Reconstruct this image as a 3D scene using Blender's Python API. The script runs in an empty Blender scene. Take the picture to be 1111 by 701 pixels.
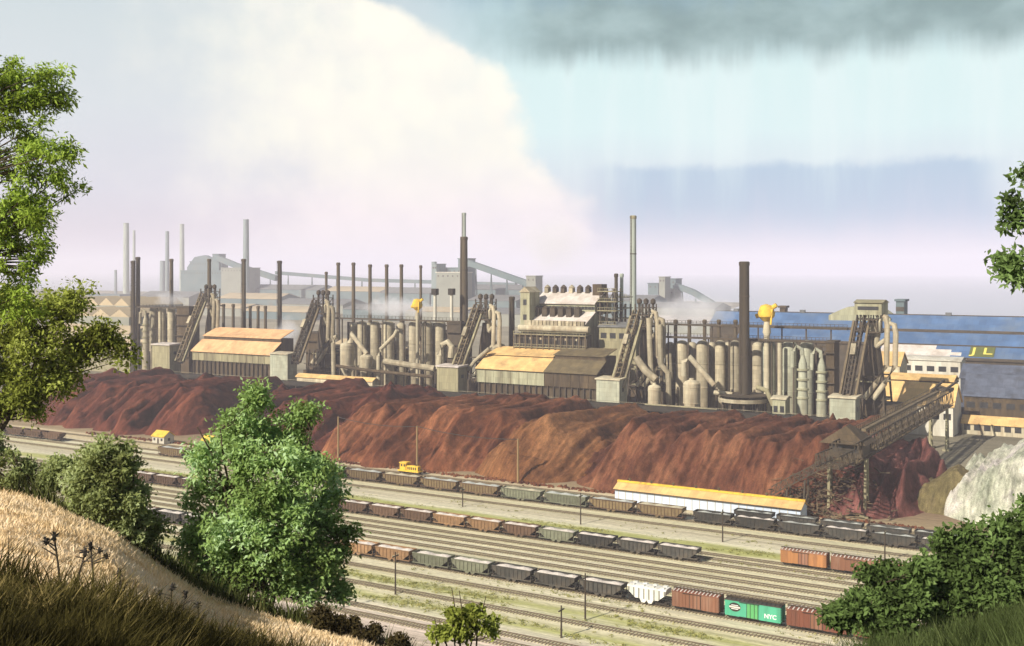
import bpy, math, random
import numpy as np
from mathutils import Vector

random.seed(7)
RNG = np.random.default_rng(11)
scene = bpy.context.scene
COL = scene.collection

# ------------------------------------------------------------------ site frame
# The yard, the ore field and the mill all run parallel.  (s, n, z): s metres along the
# tracks (towards the near right), n metres away from the hill, z metres up.
F, CX, HY, H = 1200.0, 555.5, 292.0, 68.0
_l = math.hypot(2005, 1200)
UX, UY = 2005 / _l, -1200 / _l
NX, NY = 1200 / _l, 2005 / _l
ANG = math.atan2(UY, UX)

def FN(n):
    return n if n < 690 else 600 + (n - 600)*4.0    # the far works stand one to three kilometres off
def R(px, n):
    k = (px - CX) / F
    return n * (k * NY - NX) / (UX - k * UY)
def W(s, n, z=0.0):
    return (s * UX + n * NX, s * UY + n * NY, z)
def YD(s, n):
    return s * UY + n * NY
def Z(py, s, n):
    return H - (py - HY) / F * YD(s, n)
def Zp(px, py, n):
    return Z(py, R(px, n), n)
def FR(x, y):
    return (x * UX + y * UY, x * NX + y * NY)

# ------------------------------------------------------------------ materials
def lin(c):
    return tuple(((v / 12.92) if v <= 0.04045 else ((v + 0.055) / 1.055) ** 2.4) for v in c)

def mat(name, base, var=0.22, scale=0.35, rough=0.85, metal=0.0, stain=None, stain_amt=0.35, stain_scale=0.15,
        streak=False, bump=0.0, bump_scale=3.0, spec=0.25, panel=None, ovar=0.0):
    m = bpy.data.materials.new(name); m.use_nodes = True
    nt = m.node_tree; N = nt.nodes; L = nt.links
    b = N['Principled BSDF']
    b.inputs['Roughness'].default_value = rough
    b.inputs['Metallic'].default_value = metal
    b.inputs['Specular IOR Level'].default_value = spec
    tc = N.new('ShaderNodeTexCoord')
    mp = N.new('ShaderNodeMapping'); L.new(tc.outputs['Object'], mp.inputs['Vector'])
    if streak: mp.inputs['Scale'].default_value = (1, 1, 0.12)
    no = N.new('ShaderNodeTexNoise'); no.inputs['Scale'].default_value = scale
    no.inputs['Detail'].default_value = 6; no.inputs['Roughness'].default_value = 0.65
    L.new(mp.outputs['Vector'], no.inputs['Vector'])
    cr = N.new('ShaderNodeValToRGB')
    cr.color_ramp.elements[0].position = 0.3; cr.color_ramp.elements[1].position = 0.7
    cr.color_ramp.elements[0].color = (*[v * (1 - var) for v in base], 1)
    cr.color_ramp.elements[1].color = (*[min(1, v * (1 + var)) for v in base], 1)
    L.new(no.outputs['Fac'], cr.inputs['Fac'])
    col = cr.outputs['Color']
    if stain:
        n2 = N.new('ShaderNodeTexNoise'); n2.inputs['Scale'].default_value = stain_scale
        n2.inputs['Detail'].default_value = 8; n2.inputs['Roughness'].default_value = 0.7
        L.new(mp.outputs['Vector'], n2.inputs['Vector'])
        r2 = N.new('ShaderNodeMapRange'); r2.inputs['From Min'].default_value = 0.62 - stain_amt * 0.35
        r2.inputs['From Max'].default_value = 0.75
        L.new(n2.outputs['Fac'], r2.inputs['Value'])
        mx = N.new('ShaderNodeMix'); mx.data_type = 'RGBA'
        L.new(r2.outputs['Result'], mx.inputs['Factor']); L.new(col, mx.inputs['A'])
        mx.inputs['B'].default_value = (*stain, 1); col = mx.outputs['Result']
    if panel:      # sheets and plates, each a little different
        kind, pw, ph, amt = panel
        vec = mp.outputs['Vector'] if False else tc.outputs['Object']
        if kind == 'wall':
            sp = N.new('ShaderNodeSeparateXYZ'); L.new(vec, sp.inputs[0]); cb = N.new('ShaderNodeCombineXYZ')
            ad = N.new('ShaderNodeMath'); ad.operation = 'MULTIPLY_ADD'; ad.inputs[1].default_value = .8; L.new(sp.outputs[1], ad.inputs[0]); L.new(sp.outputs[0], ad.inputs[2])
            L.new(ad.outputs[0], cb.inputs[0]); L.new(sp.outputs[2], cb.inputs[1]); vec = cb.outputs[0]
        bk = N.new('ShaderNodeTexBrick'); L.new(vec, bk.inputs['Vector']); bk.inputs['Scale'].default_value = 1.0
        bk.inputs['Brick Width'].default_value = pw; bk.inputs['Row Height'].default_value = ph; bk.inputs['Mortar Size'].default_value = .05; bk.inputs['Mortar Smooth'].default_value = .3
        bk.inputs['Color1'].default_value = (1 - amt, 1 - amt, 1 - amt, 1); bk.inputs['Color2'].default_value = (1 + amt*.6, 1 + amt*.5, 1 + amt*.4, 1); q = 1 - amt*1.8; bk.inputs['Mortar'].default_value = (q, q, q, 1)
        m2 = N.new('ShaderNodeMix'); m2.data_type = 'RGBA'; m2.blend_type = 'MULTIPLY'; m2.inputs['Factor'].default_value = 1; m2.clamp_result = False
        L.new(col, m2.inputs['A']); L.new(bk.outputs['Color'], m2.inputs['B']); col = m2.outputs['Result']
    if ovar > 0:   # no two cars have weathered alike
        oi = N.new('ShaderNodeObjectInfo'); r3 = N.new('ShaderNodeMapRange'); L.new(oi.outputs['Random'], r3.inputs['Value'])
        r3.inputs['To Min'].default_value = 1 - ovar; r3.inputs['To Max'].default_value = 1 + ovar
        vs = N.new('ShaderNodeVectorMath'); vs.operation = 'SCALE'; L.new(col, vs.inputs[0]); L.new(r3.outputs[0], vs.inputs['Scale']); col = vs.outputs[0]
    L.new(col, b.inputs['Base Color'])
    if bump > 0:
        n3 = N.new('ShaderNodeTexNoise'); n3.inputs['Scale'].default_value = bump_scale; n3.inputs['Detail'].default_value = 5
        L.new(tc.outputs['Object'], n3.inputs['Vector'])
        bp = N.new('ShaderNodeBump'); bp.inputs['Strength'].default_value = bump; bp.inputs['Distance'].default_value = 0.3
        L.new(n3.outputs['Fac'], bp.inputs['Height']); L.new(bp.outputs['Normal'], b.inputs['Normal'])
    return m

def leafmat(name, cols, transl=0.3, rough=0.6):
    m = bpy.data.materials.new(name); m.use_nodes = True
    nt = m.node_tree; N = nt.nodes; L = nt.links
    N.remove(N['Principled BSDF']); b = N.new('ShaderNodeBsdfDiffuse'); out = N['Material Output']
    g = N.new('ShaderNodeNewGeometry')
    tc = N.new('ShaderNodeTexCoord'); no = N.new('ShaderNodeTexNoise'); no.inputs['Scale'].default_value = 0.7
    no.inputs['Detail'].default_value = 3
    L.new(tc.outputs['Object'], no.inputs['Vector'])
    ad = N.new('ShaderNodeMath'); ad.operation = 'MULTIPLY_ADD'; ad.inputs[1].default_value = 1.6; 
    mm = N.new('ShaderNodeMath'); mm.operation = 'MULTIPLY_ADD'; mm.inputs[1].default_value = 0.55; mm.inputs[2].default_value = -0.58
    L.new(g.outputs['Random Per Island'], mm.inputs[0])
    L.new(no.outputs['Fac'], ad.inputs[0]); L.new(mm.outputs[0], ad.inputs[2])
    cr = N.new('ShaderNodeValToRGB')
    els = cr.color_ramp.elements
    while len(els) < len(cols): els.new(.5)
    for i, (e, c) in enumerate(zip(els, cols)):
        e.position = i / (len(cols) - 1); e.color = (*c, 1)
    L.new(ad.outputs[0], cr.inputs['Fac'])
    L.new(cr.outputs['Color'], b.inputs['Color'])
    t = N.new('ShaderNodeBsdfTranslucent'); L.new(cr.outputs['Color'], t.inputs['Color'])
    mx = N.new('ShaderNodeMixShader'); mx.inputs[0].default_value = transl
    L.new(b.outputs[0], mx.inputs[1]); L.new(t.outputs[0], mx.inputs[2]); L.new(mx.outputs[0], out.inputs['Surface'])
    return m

RUST = (0.10, 0.05, 0.028)
SOOT = (0.045, 0.038, 0.028)
M = {
 'dark': mat('dark_steel', (0.055, 0.043, 0.028), stain=(0.11, 0.075, 0.042), stain_amt=.4, rough=.75),
 'hoist': mat('hoist_steel', (0.15, 0.112, 0.06), stain=(0.055, 0.042, 0.026), stain_amt=.5, rough=.75),
 'black': mat('black_steel', (0.028, 0.024, 0.019), stain=(0.07, 0.05, 0.03), rough=.7),
 'stack': mat('stack_brown', (0.105, 0.080, 0.048), stain=SOOT, stain_amt=.5, stain_scale=.12, streak=True),
 'stackdk': mat('stack_dark', (0.060, 0.046, 0.028), stain=SOOT, stain_amt=.5, stain_scale=.12, streak=True),
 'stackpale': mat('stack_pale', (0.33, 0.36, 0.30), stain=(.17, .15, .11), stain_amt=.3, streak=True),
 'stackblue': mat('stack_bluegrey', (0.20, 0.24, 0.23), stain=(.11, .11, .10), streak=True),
 'tan': mat('tan_steel', (0.44, 0.39, 0.265), var=.22, stain=(0.14, 0.10, 0.055), stain_amt=.75, streak=True, panel=('wall', 2.6, 1.8, .2), ovar=.22),
 'cream': mat('cream_paint', (0.53, 0.475, 0.325), var=.15, stain=(0.2, 0.13, 0.07), stain_amt=.6, streak=True, panel=('wall', 2.6, 1.8, .15), ovar=.12),
 'sage': mat('sage_paint', (0.40, 0.41, 0.30), var=.15, stain=(0.15, 0.12, 0.07), stain_amt=.65, streak=True, panel=('wall', 2.6, 1.8, .16), ovar=.12),
 'sagedk': mat('dull_green_cladding', (0.34, 0.33, 0.21), var=.2, stain=(0.13, 0.105, 0.06), stain_amt=.45, streak=True, panel=('wall', 1.2, 3.2, .16)),
 'olive': mat('olive_cladding', (0.29, 0.26, 0.15), var=.2, stain=(0.11, 0.085, 0.05), stain_amt=.45, streak=True, panel=('wall', 1.2, 3.2, .16)),
 'brown': mat('brown_cladding_and_shade', (0.085, 0.06, 0.032), var=.3, stain=(0.04, 0.03, 0.02), stain_amt=.45, streak=True, panel=('wall', 1.2, 3.2, .25)),
 'yroof': mat('ochre_roof', (0.64, 0.42, 0.165), var=.16, scale=.2, stain=(0.33, 0.2, 0.09), stain_amt=.4, panel=('roof', 2.2, 3.4, .13)),
 'oroof': mat('orange_tan_roof', (0.63, 0.38, 0.185), var=.16, scale=.2, stain=(0.34, 0.19, 0.09), stain_amt=.4, panel=('roof', 2.2, 3.4, .13)),
 'broof': mat('brown_vent_and_roof_shade', (0.13, 0.10, 0.05), var=.2, stain=(0.06, 0.05, 0.03), panel=('roof', 2.2, 3.4, .2)),
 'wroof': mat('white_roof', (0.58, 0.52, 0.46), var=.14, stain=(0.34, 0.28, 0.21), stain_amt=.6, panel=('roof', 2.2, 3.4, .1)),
 'white': mat('white_wall', (0.56, 0.53, 0.43), var=.14, stain=(0.32, 0.27, 0.19), stain_amt=.45, streak=True, panel=('wall', 2.4, 3, .1)),
 'blueroof': mat('blue_roof', (0.07, 0.135, 0.255), var=.22, scale=.06, stain=(0.14, 0.18, 0.23), stain_amt=.5, stain_scale=.05, panel=('roof', 3.5, 5.0, .16)),
 'greyroof': mat('grey_roof', (0.17, 0.17, 0.16), var=.2, stain=(0.10, 0.09, 0.07), panel=('roof', 3, 4, .16)),
 'bluewall': mat('pale_blue_wall', (0.50, 0.57, 0.66), var=.08, stain=(0.42, 0.46, 0.5), stain_amt=.4),
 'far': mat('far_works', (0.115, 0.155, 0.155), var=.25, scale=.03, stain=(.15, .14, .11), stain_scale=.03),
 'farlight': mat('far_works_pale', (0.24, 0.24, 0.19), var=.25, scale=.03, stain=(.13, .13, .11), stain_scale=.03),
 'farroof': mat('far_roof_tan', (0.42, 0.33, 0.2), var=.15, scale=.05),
 'yellow': mat('yellow_paint', (0.70, 0.44, 0.05), var=.15, stain=(0.25, 0.15, 0.05), stain_amt=.35, stain_scale=.6),
 'slate': mat('slate_blue_cladding', (0.085, 0.10, 0.135), var=.25, stain=(0.05, 0.05, 0.055), panel=('roof', 3, 4, .16)),
 'glass': mat('dark_window', (0.03, 0.03, 0.03), rough=.3, spec=.5),
 'loadtan': mat('sand_load', (0.45, 0.40, 0.27), scale=1.5, bump=.6, bump_scale=4),
 'loadpale': mat('limestone_load', (0.62, 0.55, 0.47), scale=1.5, bump=.6, bump_scale=4),
 'loadgrey': mat('grey_load', (0.40, 0.41, 0.36), scale=1.5, bump=.6, bump_scale=4),
 'tanhop': mat('tan_freight_steel', (0.165, 0.118, 0.056), var=.25, stain=(.08, .055, .03), stain_amt=.5, stain_scale=.4, ovar=.3),
 'brnhop': mat('rust_brown_freight_steel', (0.105, 0.062, 0.036), var=.28, stain=(.05, .035, .025), stain_amt=.5, stain_scale=.4, ovar=.35),
 'orhop': mat('orange_tan_freight_steel', (0.25, 0.145, 0.068), var=.25, stain=(.11, .07, .04), stain_amt=.5, stain_scale=.4, ovar=.3),
 'dkhop': mat('soot_black_freight_steel', (0.045, 0.043, 0.036), var=.3, stain=(.09, .07, .048), stain_amt=.5, stain_scale=.4, ovar=.4),
 'grnhop': mat('grey_green_freight_steel', (0.15, 0.155, 0.10), var=.25, stain=(.07, .06, .04), stain_amt=.5, stain_scale=.4, ovar=.3),
 'boxbrn': mat('brown_boxcar_paint', (0.22, 0.10, 0.055), var=.2, stain=(.30, .18, .12), stain_amt=.4, stain_scale=.5, ovar=.18, streak=True),
 'boxred': mat('red_brown_boxcar_paint', (0.21, 0.075, 0.042), var=.2, stain=(.12, .06, .04), stain_amt=.4, stain_scale=.5, ovar=.18, streak=True),
 'boxor': mat('orange_brown_boxcar_paint', (0.33, 0.15, 0.055), var=.2, stain=(.17, .08, .04), stain_amt=.35, stain_scale=.5, ovar=.18, streak=True),
 'jade': mat('jade_green_paint', (0.085, 0.40, 0.235), var=.12, stain=(.07, .28, .16), stain_amt=.3, stain_scale=.5, ovar=.18, streak=True),
 'jadedk': mat('leaf_green_paint', (0.10, 0.36, 0.12), var=.12, stain=(.06, .2, .08), stain_amt=.3, stain_scale=.5),
 'lettering': mat('white_lettering', (0.72, 0.74, 0.68), var=.05),
 'whitecar': mat('white_car_paint', (0.68, 0.67, 0.60), var=.12, stain=(.35, .32, .27), stain_amt=.45, stain_scale=.6, streak=True),
 'wood': mat('creosoted_timber', (0.060, 0.045, 0.030), var=.3, streak=True),
 'woodtan': mat('tan_post', (0.24, 0.16, 0.07), var=.2, streak=True),
 'rail': mat('steel_rail', (0.13, 0.10, 0.065), rough=.6),
 'tie': mat('sleepers', (0.43, 0.37, 0.225), var=.35, scale=1.2),
 'bark': mat('bark', (0.075, 0.055, 0.035), var=.35, scale=4, bump=.5, bump_scale=12),
 'signbg': mat('sign_dark_green', (0.10, 0.11, 0.03), var=.15),
 'signyl': mat('sign_yellow', (0.62, 0.52, 0.10), var=.08),
 'concrete': mat('concrete', (0.45, 0.41, 0.31), var=.15, stain=(.28, .24, .17)),
}

# ------------------------------------------------------------------ objects and meshes
ORG = {}
def empty(name, label, cat, s, n, z=0.0, group=None):
    o = bpy.data.objects.new(name, None); COL.objects.link(o)
    o.empty_display_size = 0.5
    o.location = W(s, n, z); o.rotation_euler = (0, 0, ANG)
    o['label'] = label; o['category'] = cat
    if group: o['group'] = group
    ORG[o.name] = (s, n, z)
    return o
def tag(o, label=None, cat=None, group=None, kind=None):
    if label: o['label'] = label
    if cat: o['category'] = cat
    if group: o['group'] = group
    if kind: o['kind'] = kind
    return o

class MB:
    """collects faces in site coordinates (s, n, z)"""
    def __init__(self): self.v = []; self.f = []
    def box(self, a, b):
        (x0, y0, z0), (x1, y1, z1) = a, b
        i = len(self.v)
        self.v += [(x0,y0,z0),(x1,y0,z0),(x1,y1,z0),(x0,y1,z0),(x0,y0,z1),(x1,y0,z1),(x1,y1,z1),(x0,y1,z1)]
        self.f += [(i,i+3,i+2,i+1),(i+4,i+5,i+6,i+7),(i,i+1,i+5,i+4),(i+1,i+2,i+6,i+5),(i+2,i+3,i+7,i+6),(i+3,i,i+4,i+7)]
        return self
    def ext(self, prof, s0, s1):
        """polygon (n, z) extruded along s"""
        i = len(self.v); k = len(prof)
        self.v += [(s0, p[0], p[1]) for p in prof] + [(s1, p[0], p[1]) for p in prof]
        self.f.append(tuple(range(i, i + k))); self.f.append(tuple(range(i + 2*k - 1, i + k - 1, -1)))
        for j in range(k):
            a, b = i + j, i + (j + 1) % k
            self.f.append((a, a + k, b + k, b))
        return self
    def exn(self, prof, n0, n1):
        """polygon (s, z) extruded along n"""
        i = len(self.v); k = len(prof)
        self.v += [(p[0], n0, p[1]) for p in prof] + [(p[0], n1, p[1]) for p in prof]
        self.f.append(tuple(range(i, i + k))); self.f.append(tuple(range(i + 2*k - 1, i + k - 1, -1)))
        for j in range(k):
            a, b = i + j, i + (j + 1) % k
            self.f.append((a, b, b + k, a + k))
        return self
    def lathe(self, s, n, prof, k=16):
        """profile [(r, z), ...] about a vertical axis"""
        i = len(self.v)
        for r, z in prof:
            for j in range(k):
                a = 2 * math.pi * j / k
                self.v.append((s + r * math.cos(a), n + r * math.sin(a), z))
        for q in range(len(prof) - 1):
            for j in range(k):
                a, b = i + q*k + j, i + q*k + (j + 1) % k
                self.f.append((a, b, b + k, a + k))
        self.f.append(tuple(range(i + k - 1, i - 1, -1)))
        e = i + (len(prof) - 1) * k
        self.f.append(tuple(range(e, e + k)))
        return self
    def tube(self, pts, r0, r1=None, k=8):
        r1 = r0 if r1 is None else r1
        pts = [Vector(p) for p in pts]; i = len(self.v); m = len(pts)
        for q, p in enumerate(pts):
            t = (pts[min(q+1, m-1)] - pts[max(q-1, 0)])
            t = t.normalized() if t.length > 1e-6 else Vector((0, 0, 1))
            up = Vector((0, 0, 1)) if abs(t.z) < 0.9 else Vector((1, 0, 0))
            a = t.cross(up).normalized(); b = a.cross(t).normalized()
            r = r0 + (r1 - r0) * q / max(1, m - 1)
            for j in range(k):
                an = 2 * math.pi * j / k
                self.v.append(tuple(p + a * (r * math.cos(an)) + b * (r * math.sin(an))))
        for q in range(m - 1):
            for j in range(k):
                a, b = i + q*k + j, i + q*k + (j + 1) % k
                self.f.append((a, b, b + k, a + k))
        self.f.append(tuple(range(i + k - 1, i - 1, -1)))
        e = i + (m - 1) * k; self.f.append(tuple(range(e, e + k)))
        return self
    def bar(self, p, q, w, h=None):
        h = h or w
        p, q = Vector(p), Vector(q); t = (q - p)
        if t.length < 1e-6: return self
        t.normalize()
        up = Vector((0, 0, 1)) if abs(t.z) < 0.95 else Vector((0, 1, 0))
        a = t.cross(up).normalized() * (w / 2); b = a.cross(t).normalized() * (h / 2)
        i = len(self.v)
        for c in (p, q):
            self.v += [tuple(c - a - b), tuple(c + a - b), tuple(c + a + b), tuple(c - a + b)]
        self.f += [(i,i+1,i+2,i+3),(i+7,i+6,i+5,i+4),(i,i+4,i+5,i+1),(i+1,i+5,i+6,i+2),(i+2,i+6,i+7,i+3),(i+3,i+7,i+4,i)]
        return self
    def truss(self, p, q, hvec, wvec, bays, t=0.3):
        """four chords and cross-bracing from p to q; hvec depth, wvec width"""
        p, q, hv, wv = Vector(p), Vector(q), Vector(hvec), Vector(wvec)
        cs = [Vector((0,0,0)), hv, hv + wv, wv]
        for c in cs: self.bar(p + c, q + c, t)
        for i in range(bays + 1):
            a = p + (q - p) * (i / bays)
            for j in range(4): self.bar(a + cs[j], a + cs[(j+1) % 4], t * .6)
            if i < bays:
                b = p + (q - p) * ((i + 1) / bays)
                e = (0, 1) if i % 2 == 0 else (1, 0)
                self.bar(a + cs[e[0]], b + cs[e[1]], t * .6)
                self.bar(a + cs[3 - e[0]], b + cs[3 - e[1]], t * .6)
        return self
    def mesh(self, name, mt, org=(0, 0, 0), smooth=True):
        me = bpy.data.meshes.new(name)
        v = np.array(self.v, float).reshape(-1, 3) - np.array(org)
        me.from_pydata(v.tolist(), [], self.f)
        me.materials.append(mt)
        if smooth:
            me.polygons.foreach_set('use_smooth', [True] * len(me.polygons))
            me.set_sharp_from_angle(angle=math.radians(32))
        me.update()
        return me
    def build(self, name, mt, parent):
        root = parent
        org = ORG[root.name]
        o = bpy.data.objects.new(name, self.mesh(name, mt, org)); COL.objects.link(o)
        o.parent = parent; ORG[o.name] = org
        return o
    def single(self, name, mt, s, n, z=0.0, label=None, cat=None, group=None, kind=None):
        o = bpy.data.objects.new(name, self.mesh(name, mt, (s, n, z))); COL.objects.link(o)
        o.location = W(s, n, z); o.rotation_euler = (0, 0, ANG)
        ORG[o.name] = (s, n, z)
        return tag(o, label, cat, group, kind)

def mesh_np(name, v, f, mt, smooth=False):
    me = bpy.data.meshes.new(name)
    v = np.ascontiguousarray(v, np.float32); f = np.ascontiguousarray(f, np.int32)
    me.vertices.add(len(v)); me.vertices.foreach_set('co', v.ravel())
    nf, k = f.shape
    me.loops.add(nf * k); me.loops.foreach_set('vertex_index', f.ravel())
    me.polygons.add(nf); me.polygons.foreach_set('loop_start', np.arange(nf, dtype=np.int32) * k)
    if smooth: me.polygons.foreach_set('use_smooth', np.ones(nf, bool))
    me.materials.append(mt); me.update(calc_edges=True); me.validate()
    return me
def link(name, me, parent=None, loc=(0, 0, 0), rz=0.0):
    o = bpy.data.objects.new(name, me); COL.objects.link(o)
    o.location = loc; o.rotation_euler = (0, 0, rz)
    if parent: o.parent = parent
    return o

# value noise for the height fields
_T = np.random.default_rng(3).random((512, 512))
def vnoise(x, y):
    xi, yi = np.floor(x).astype(int), np.floor(y).astype(int)
    fx, fy = x - xi, y - yi
    fx, fy = fx*fx*(3-2*fx), fy*fy*(3-2*fy)
    g = lambda a, b: _T[a % 512, b % 512]
    return (g(xi, yi)*(1-fx) + g(xi+1, yi)*fx)*(1-fy) + (g(xi, yi+1)*(1-fx) + g(xi+1, yi+1)*fx)*fy
def fbm(x, y, o=4):
    t = 0; a = 0.5
    for i in range(o):
        t = t + a * vnoise(x + 17.3*i, y + 9.1*i); x = x*2.03; y = y*2.03; a *= 0.5
    return t
def grid_mesh(name, xs, ys, zf, mt, keep=None):
    X, Y = np.meshgrid(xs, ys)
    Zv = zf(X, Y)
    v = np.stack([X.ravel(), Y.ravel(), Zv.ravel()], 1)
    nx, ny = len(xs), len(ys)
    idx = np.arange(nx*ny).reshape(ny, nx)
    f = np.stack([idx[:-1,:-1].ravel(), idx[:-1,1:].ravel(), idx[1:,1:].ravel(), idx[1:,:-1].ravel()], 1)
    if keep is not None:
        kz = Zv.ravel()
        f = f[(kz[f] > keep).any(1)]
        used = np.unique(f); remap = np.full(len(v), -1); remap[used] = np.arange(len(used))
        v = v[used]; f = remap[f]
    return mesh_np(name, v, f, mt, True)

# ------------------------------------------------------------------ ground and tracks
def ground_material():
    m = bpy.data.materials.new('yard_ground'); m.use_nodes = True
    nt = m.node_tree; N = nt.nodes; L = nt.links; b = N['Principled BSDF']
    b.inputs['Roughness'].default_value = 0.95; b.inputs['Specular IOR Level'].default_value = 0.1
    tc = N.new('ShaderNodeTexCoord'); sx = N.new('ShaderNodeSeparateXYZ'); L.new(tc.outputs['Object'], sx.inputs[0])
    def noise(scale, vec_scale, detail=5):
        mp = N.new('ShaderNodeMapping'); mp.inputs['Scale'].default_value = vec_scale
        L.new(tc.outputs['Object'], mp.inputs['Vector'])
        n = N.new('ShaderNodeTexNoise'); n.inputs['Scale'].default_value = scale; n.inputs['Detail'].default_value = detail
        n.inputs['Roughness'].default_value = .65
        L.new(mp.outputs['Vector'], n.inputs['Vector']); return n.outputs['Fac']
    def math_(op, a, b_=None, c=None):
        q = N.new('ShaderNodeMath'); q.operation = op
        for i, v in enumerate((a, b_, c)):
            if v is None: continue
            if isinstance(v, (int, float)): q.inputs[i].default_value = v
            else: L.new(v, q.inputs[i])
        return q.outputs[0]
    wob = math_('MULTIPLY_ADD', noise(.12, (.35, 1, 1), 6), 9.0, -4.5)
    n = math_('ADD', sx.outputs[1], wob)
    mr = N.new('ShaderNodeMapRange'); mr.inputs['From Min'].default_value = 150; mr.inputs['From Max'].default_value = 350
    L.new(n, mr.inputs['Value'])
    cr = N.new('ShaderNodeValToRGB'); L.new(mr.outputs[0], cr.inputs['Fac'])
    G = (.40, .40, .14); B = (.58, .53, .33); B2 = (.64, .59, .41); P = (.64, .53, .43); D = (.34, .26, .15)
    stops = [(150, D), (172, P), (179, B2), (182, G), (186, B), (190, B2), (193.5, G), (197, B), (204, B2), (215, B), (226, B2), (236, B), (246, B2),
             (252.5, B), (255, G), (258.5, G), (261, B2), (268, (.50, .44, .30)), (275, B), (287, B2), (292, (.56, .46, .28)), (301, (.58, .48, .30)), (304, D), (330, (.20, .13, .08))]
    els = cr.color_ramp.elements
    while len(els) < len(stops): els.new(0.5)
    for e, (p, c) in zip(els, stops): e.position = (p - 150) / 200.0; e.color = (*c, 1)
    far = N.new('ShaderNodeMapRange'); far.inputs['From Min'].default_value = 330; far.inputs['From Max'].default_value = 345
    L.new(sx.outputs[1], far.inputs['Value'])
    fr = N.new('ShaderNodeValToRGB'); L.new(noise(.006, (1, 2, 1), 8), fr.inputs['Fac'])
    fr.color_ramp.elements[0].position = .35; fr.color_ramp.elements[1].position = .65
    fr.color_ramp.elements[0].color = (.17, .15, .10, 1); fr.color_ramp.elements[1].color = (.36, .31, .21, 1)
    mx = N.new('ShaderNodeMix'); mx.data_type = 'RGBA'
    L.new(far.outputs[0], mx.inputs['Factor']); L.new(cr.outputs['Color'], mx.inputs['A']); L.new(fr.outputs['Color'], mx.inputs['B'])
    # long streaks of cinders and grit that follow the tracks, and finer blotches
    st = N.new('ShaderNodeMapRange'); L.new(noise(.9, (.02, 1, 1), 5), st.inputs['Value'])
    st.inputs['From Min'].default_value = .3; st.inputs['From Max'].default_value = .7
    st.inputs['To Min'].default_value = .62; st.inputs['To Max'].default_value = 1.22
    bl = N.new('ShaderNodeMapRange'); L.new(noise(1.3, (.5, 1, 1), 6), bl.inputs['Value'])
    bl.inputs['From Min'].default_value = .3; bl.inputs['From Max'].default_value = .7
    bl.inputs['To Min'].default_value = .75; bl.inputs['To Max'].default_value = 1.2
    vm = N.new('ShaderNodeVectorMath'); vm.operation = 'SCALE'
    L.new(mx.outputs['Result'], vm.inputs[0]); L.new(math_('MULTIPLY', st.outputs[0], bl.outputs[0]), vm.inputs['Scale'])
    L.new(vm.outputs[0], b.inputs['Base Color'])
    return m
MG = ground_material()
g = MB(); g.v = [(-14000, -8000, 0), (14000, -8000, 0), (14000, 12000, 0), (-14000, 12000, 0)]; g.f = [(0, 1, 2, 3)]
g.single('ground', MG, 0, 0, 0, kind='structure')

TRACKS = [171.5, 176, 188.5, 199.5, 206.8, 212.2, 217.2, 222, 226.8, 231.6, 236.4, 242, 246.4, 250.2, 272.5, 280, 287, 297.2]
for tn in TRACKS:
    s0 = R(-80, tn) - 30 if tn < 290 else R(-80, tn); s1 = R(1240, tn) + 20
    s0 = max(s0, -520)
    r = MB()
    for dn in (-.72, .72): r.box((s0, tn + dn - .075, .16), (s1, tn + dn + .075, .34))
    o = r.single('railway_track', M['rail'], s0, tn, 0, kind='structure')
    t = MB(); x = s0 + .4
    while x < s1 - .4:
        j = random.uniform(-.12, .12)
        t.box((x - .13, tn - 1.3 + j, .03), (x + .13, tn + 1.3 + j, .16 + random.uniform(-.01, .01))); x += .72
    t.build('sleepers', M['tie'], o)

# ------------------------------------------------------------------ freight cars
ORDN = ['first','second','third','fourth','fifth','sixth','seventh','eighth','ninth','tenth','eleventh','twelfth','thirteenth','fourteenth','fifteenth',
        'sixteenth','seventeenth','eighteenth','nineteenth','twentieth','twenty-first','twenty-second','twenty-third','twenty-fourth','twenty-fifth',
        'twenty-sixth','twenty-seventh','twenty-eighth','twenty-ninth','thirtieth']
def bogie_mb(x):
    m = MB()
    for y in (-1.02, 1.02):
        m.box((x - 1.25, y - .12, .62), (x + 1.25, y + .12, .98))
        for w in (-.85, .85):
            m.tube([(x + w, y * .74 - .07, .78), (x + w, y * .74 + .07, .78)], .43, k=12)
    for w in (-.85, .85): m.tube([(x + w, -.95, .78), (x + w, .95, .78)], .09, k=6)
    m.box((x - .25, -1.2, .7), (x + .25, 1.2, 1.0))
    return m
def couplers_mb(Lb):
    m = MB()
    m.box((-Lb/2 - .2, -.22, .92), (Lb/2 + .2, .22, 1.2))
    for q in (-1, 1): m.box((q*(Lb/2 + .2) - .18, -.14, .95), (q*(Lb/2 + .2) + .18 + q*.25, .14, 1.15))
    return m
_mesh_cache = {}
def me(key, mb, mt, smooth=True):
    if key not in _mesh_cache: _mesh_cache[key] = mb().mesh(key[0], mt, (0, 0, 0), smooth)
    return _mesh_cache[key]
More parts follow.
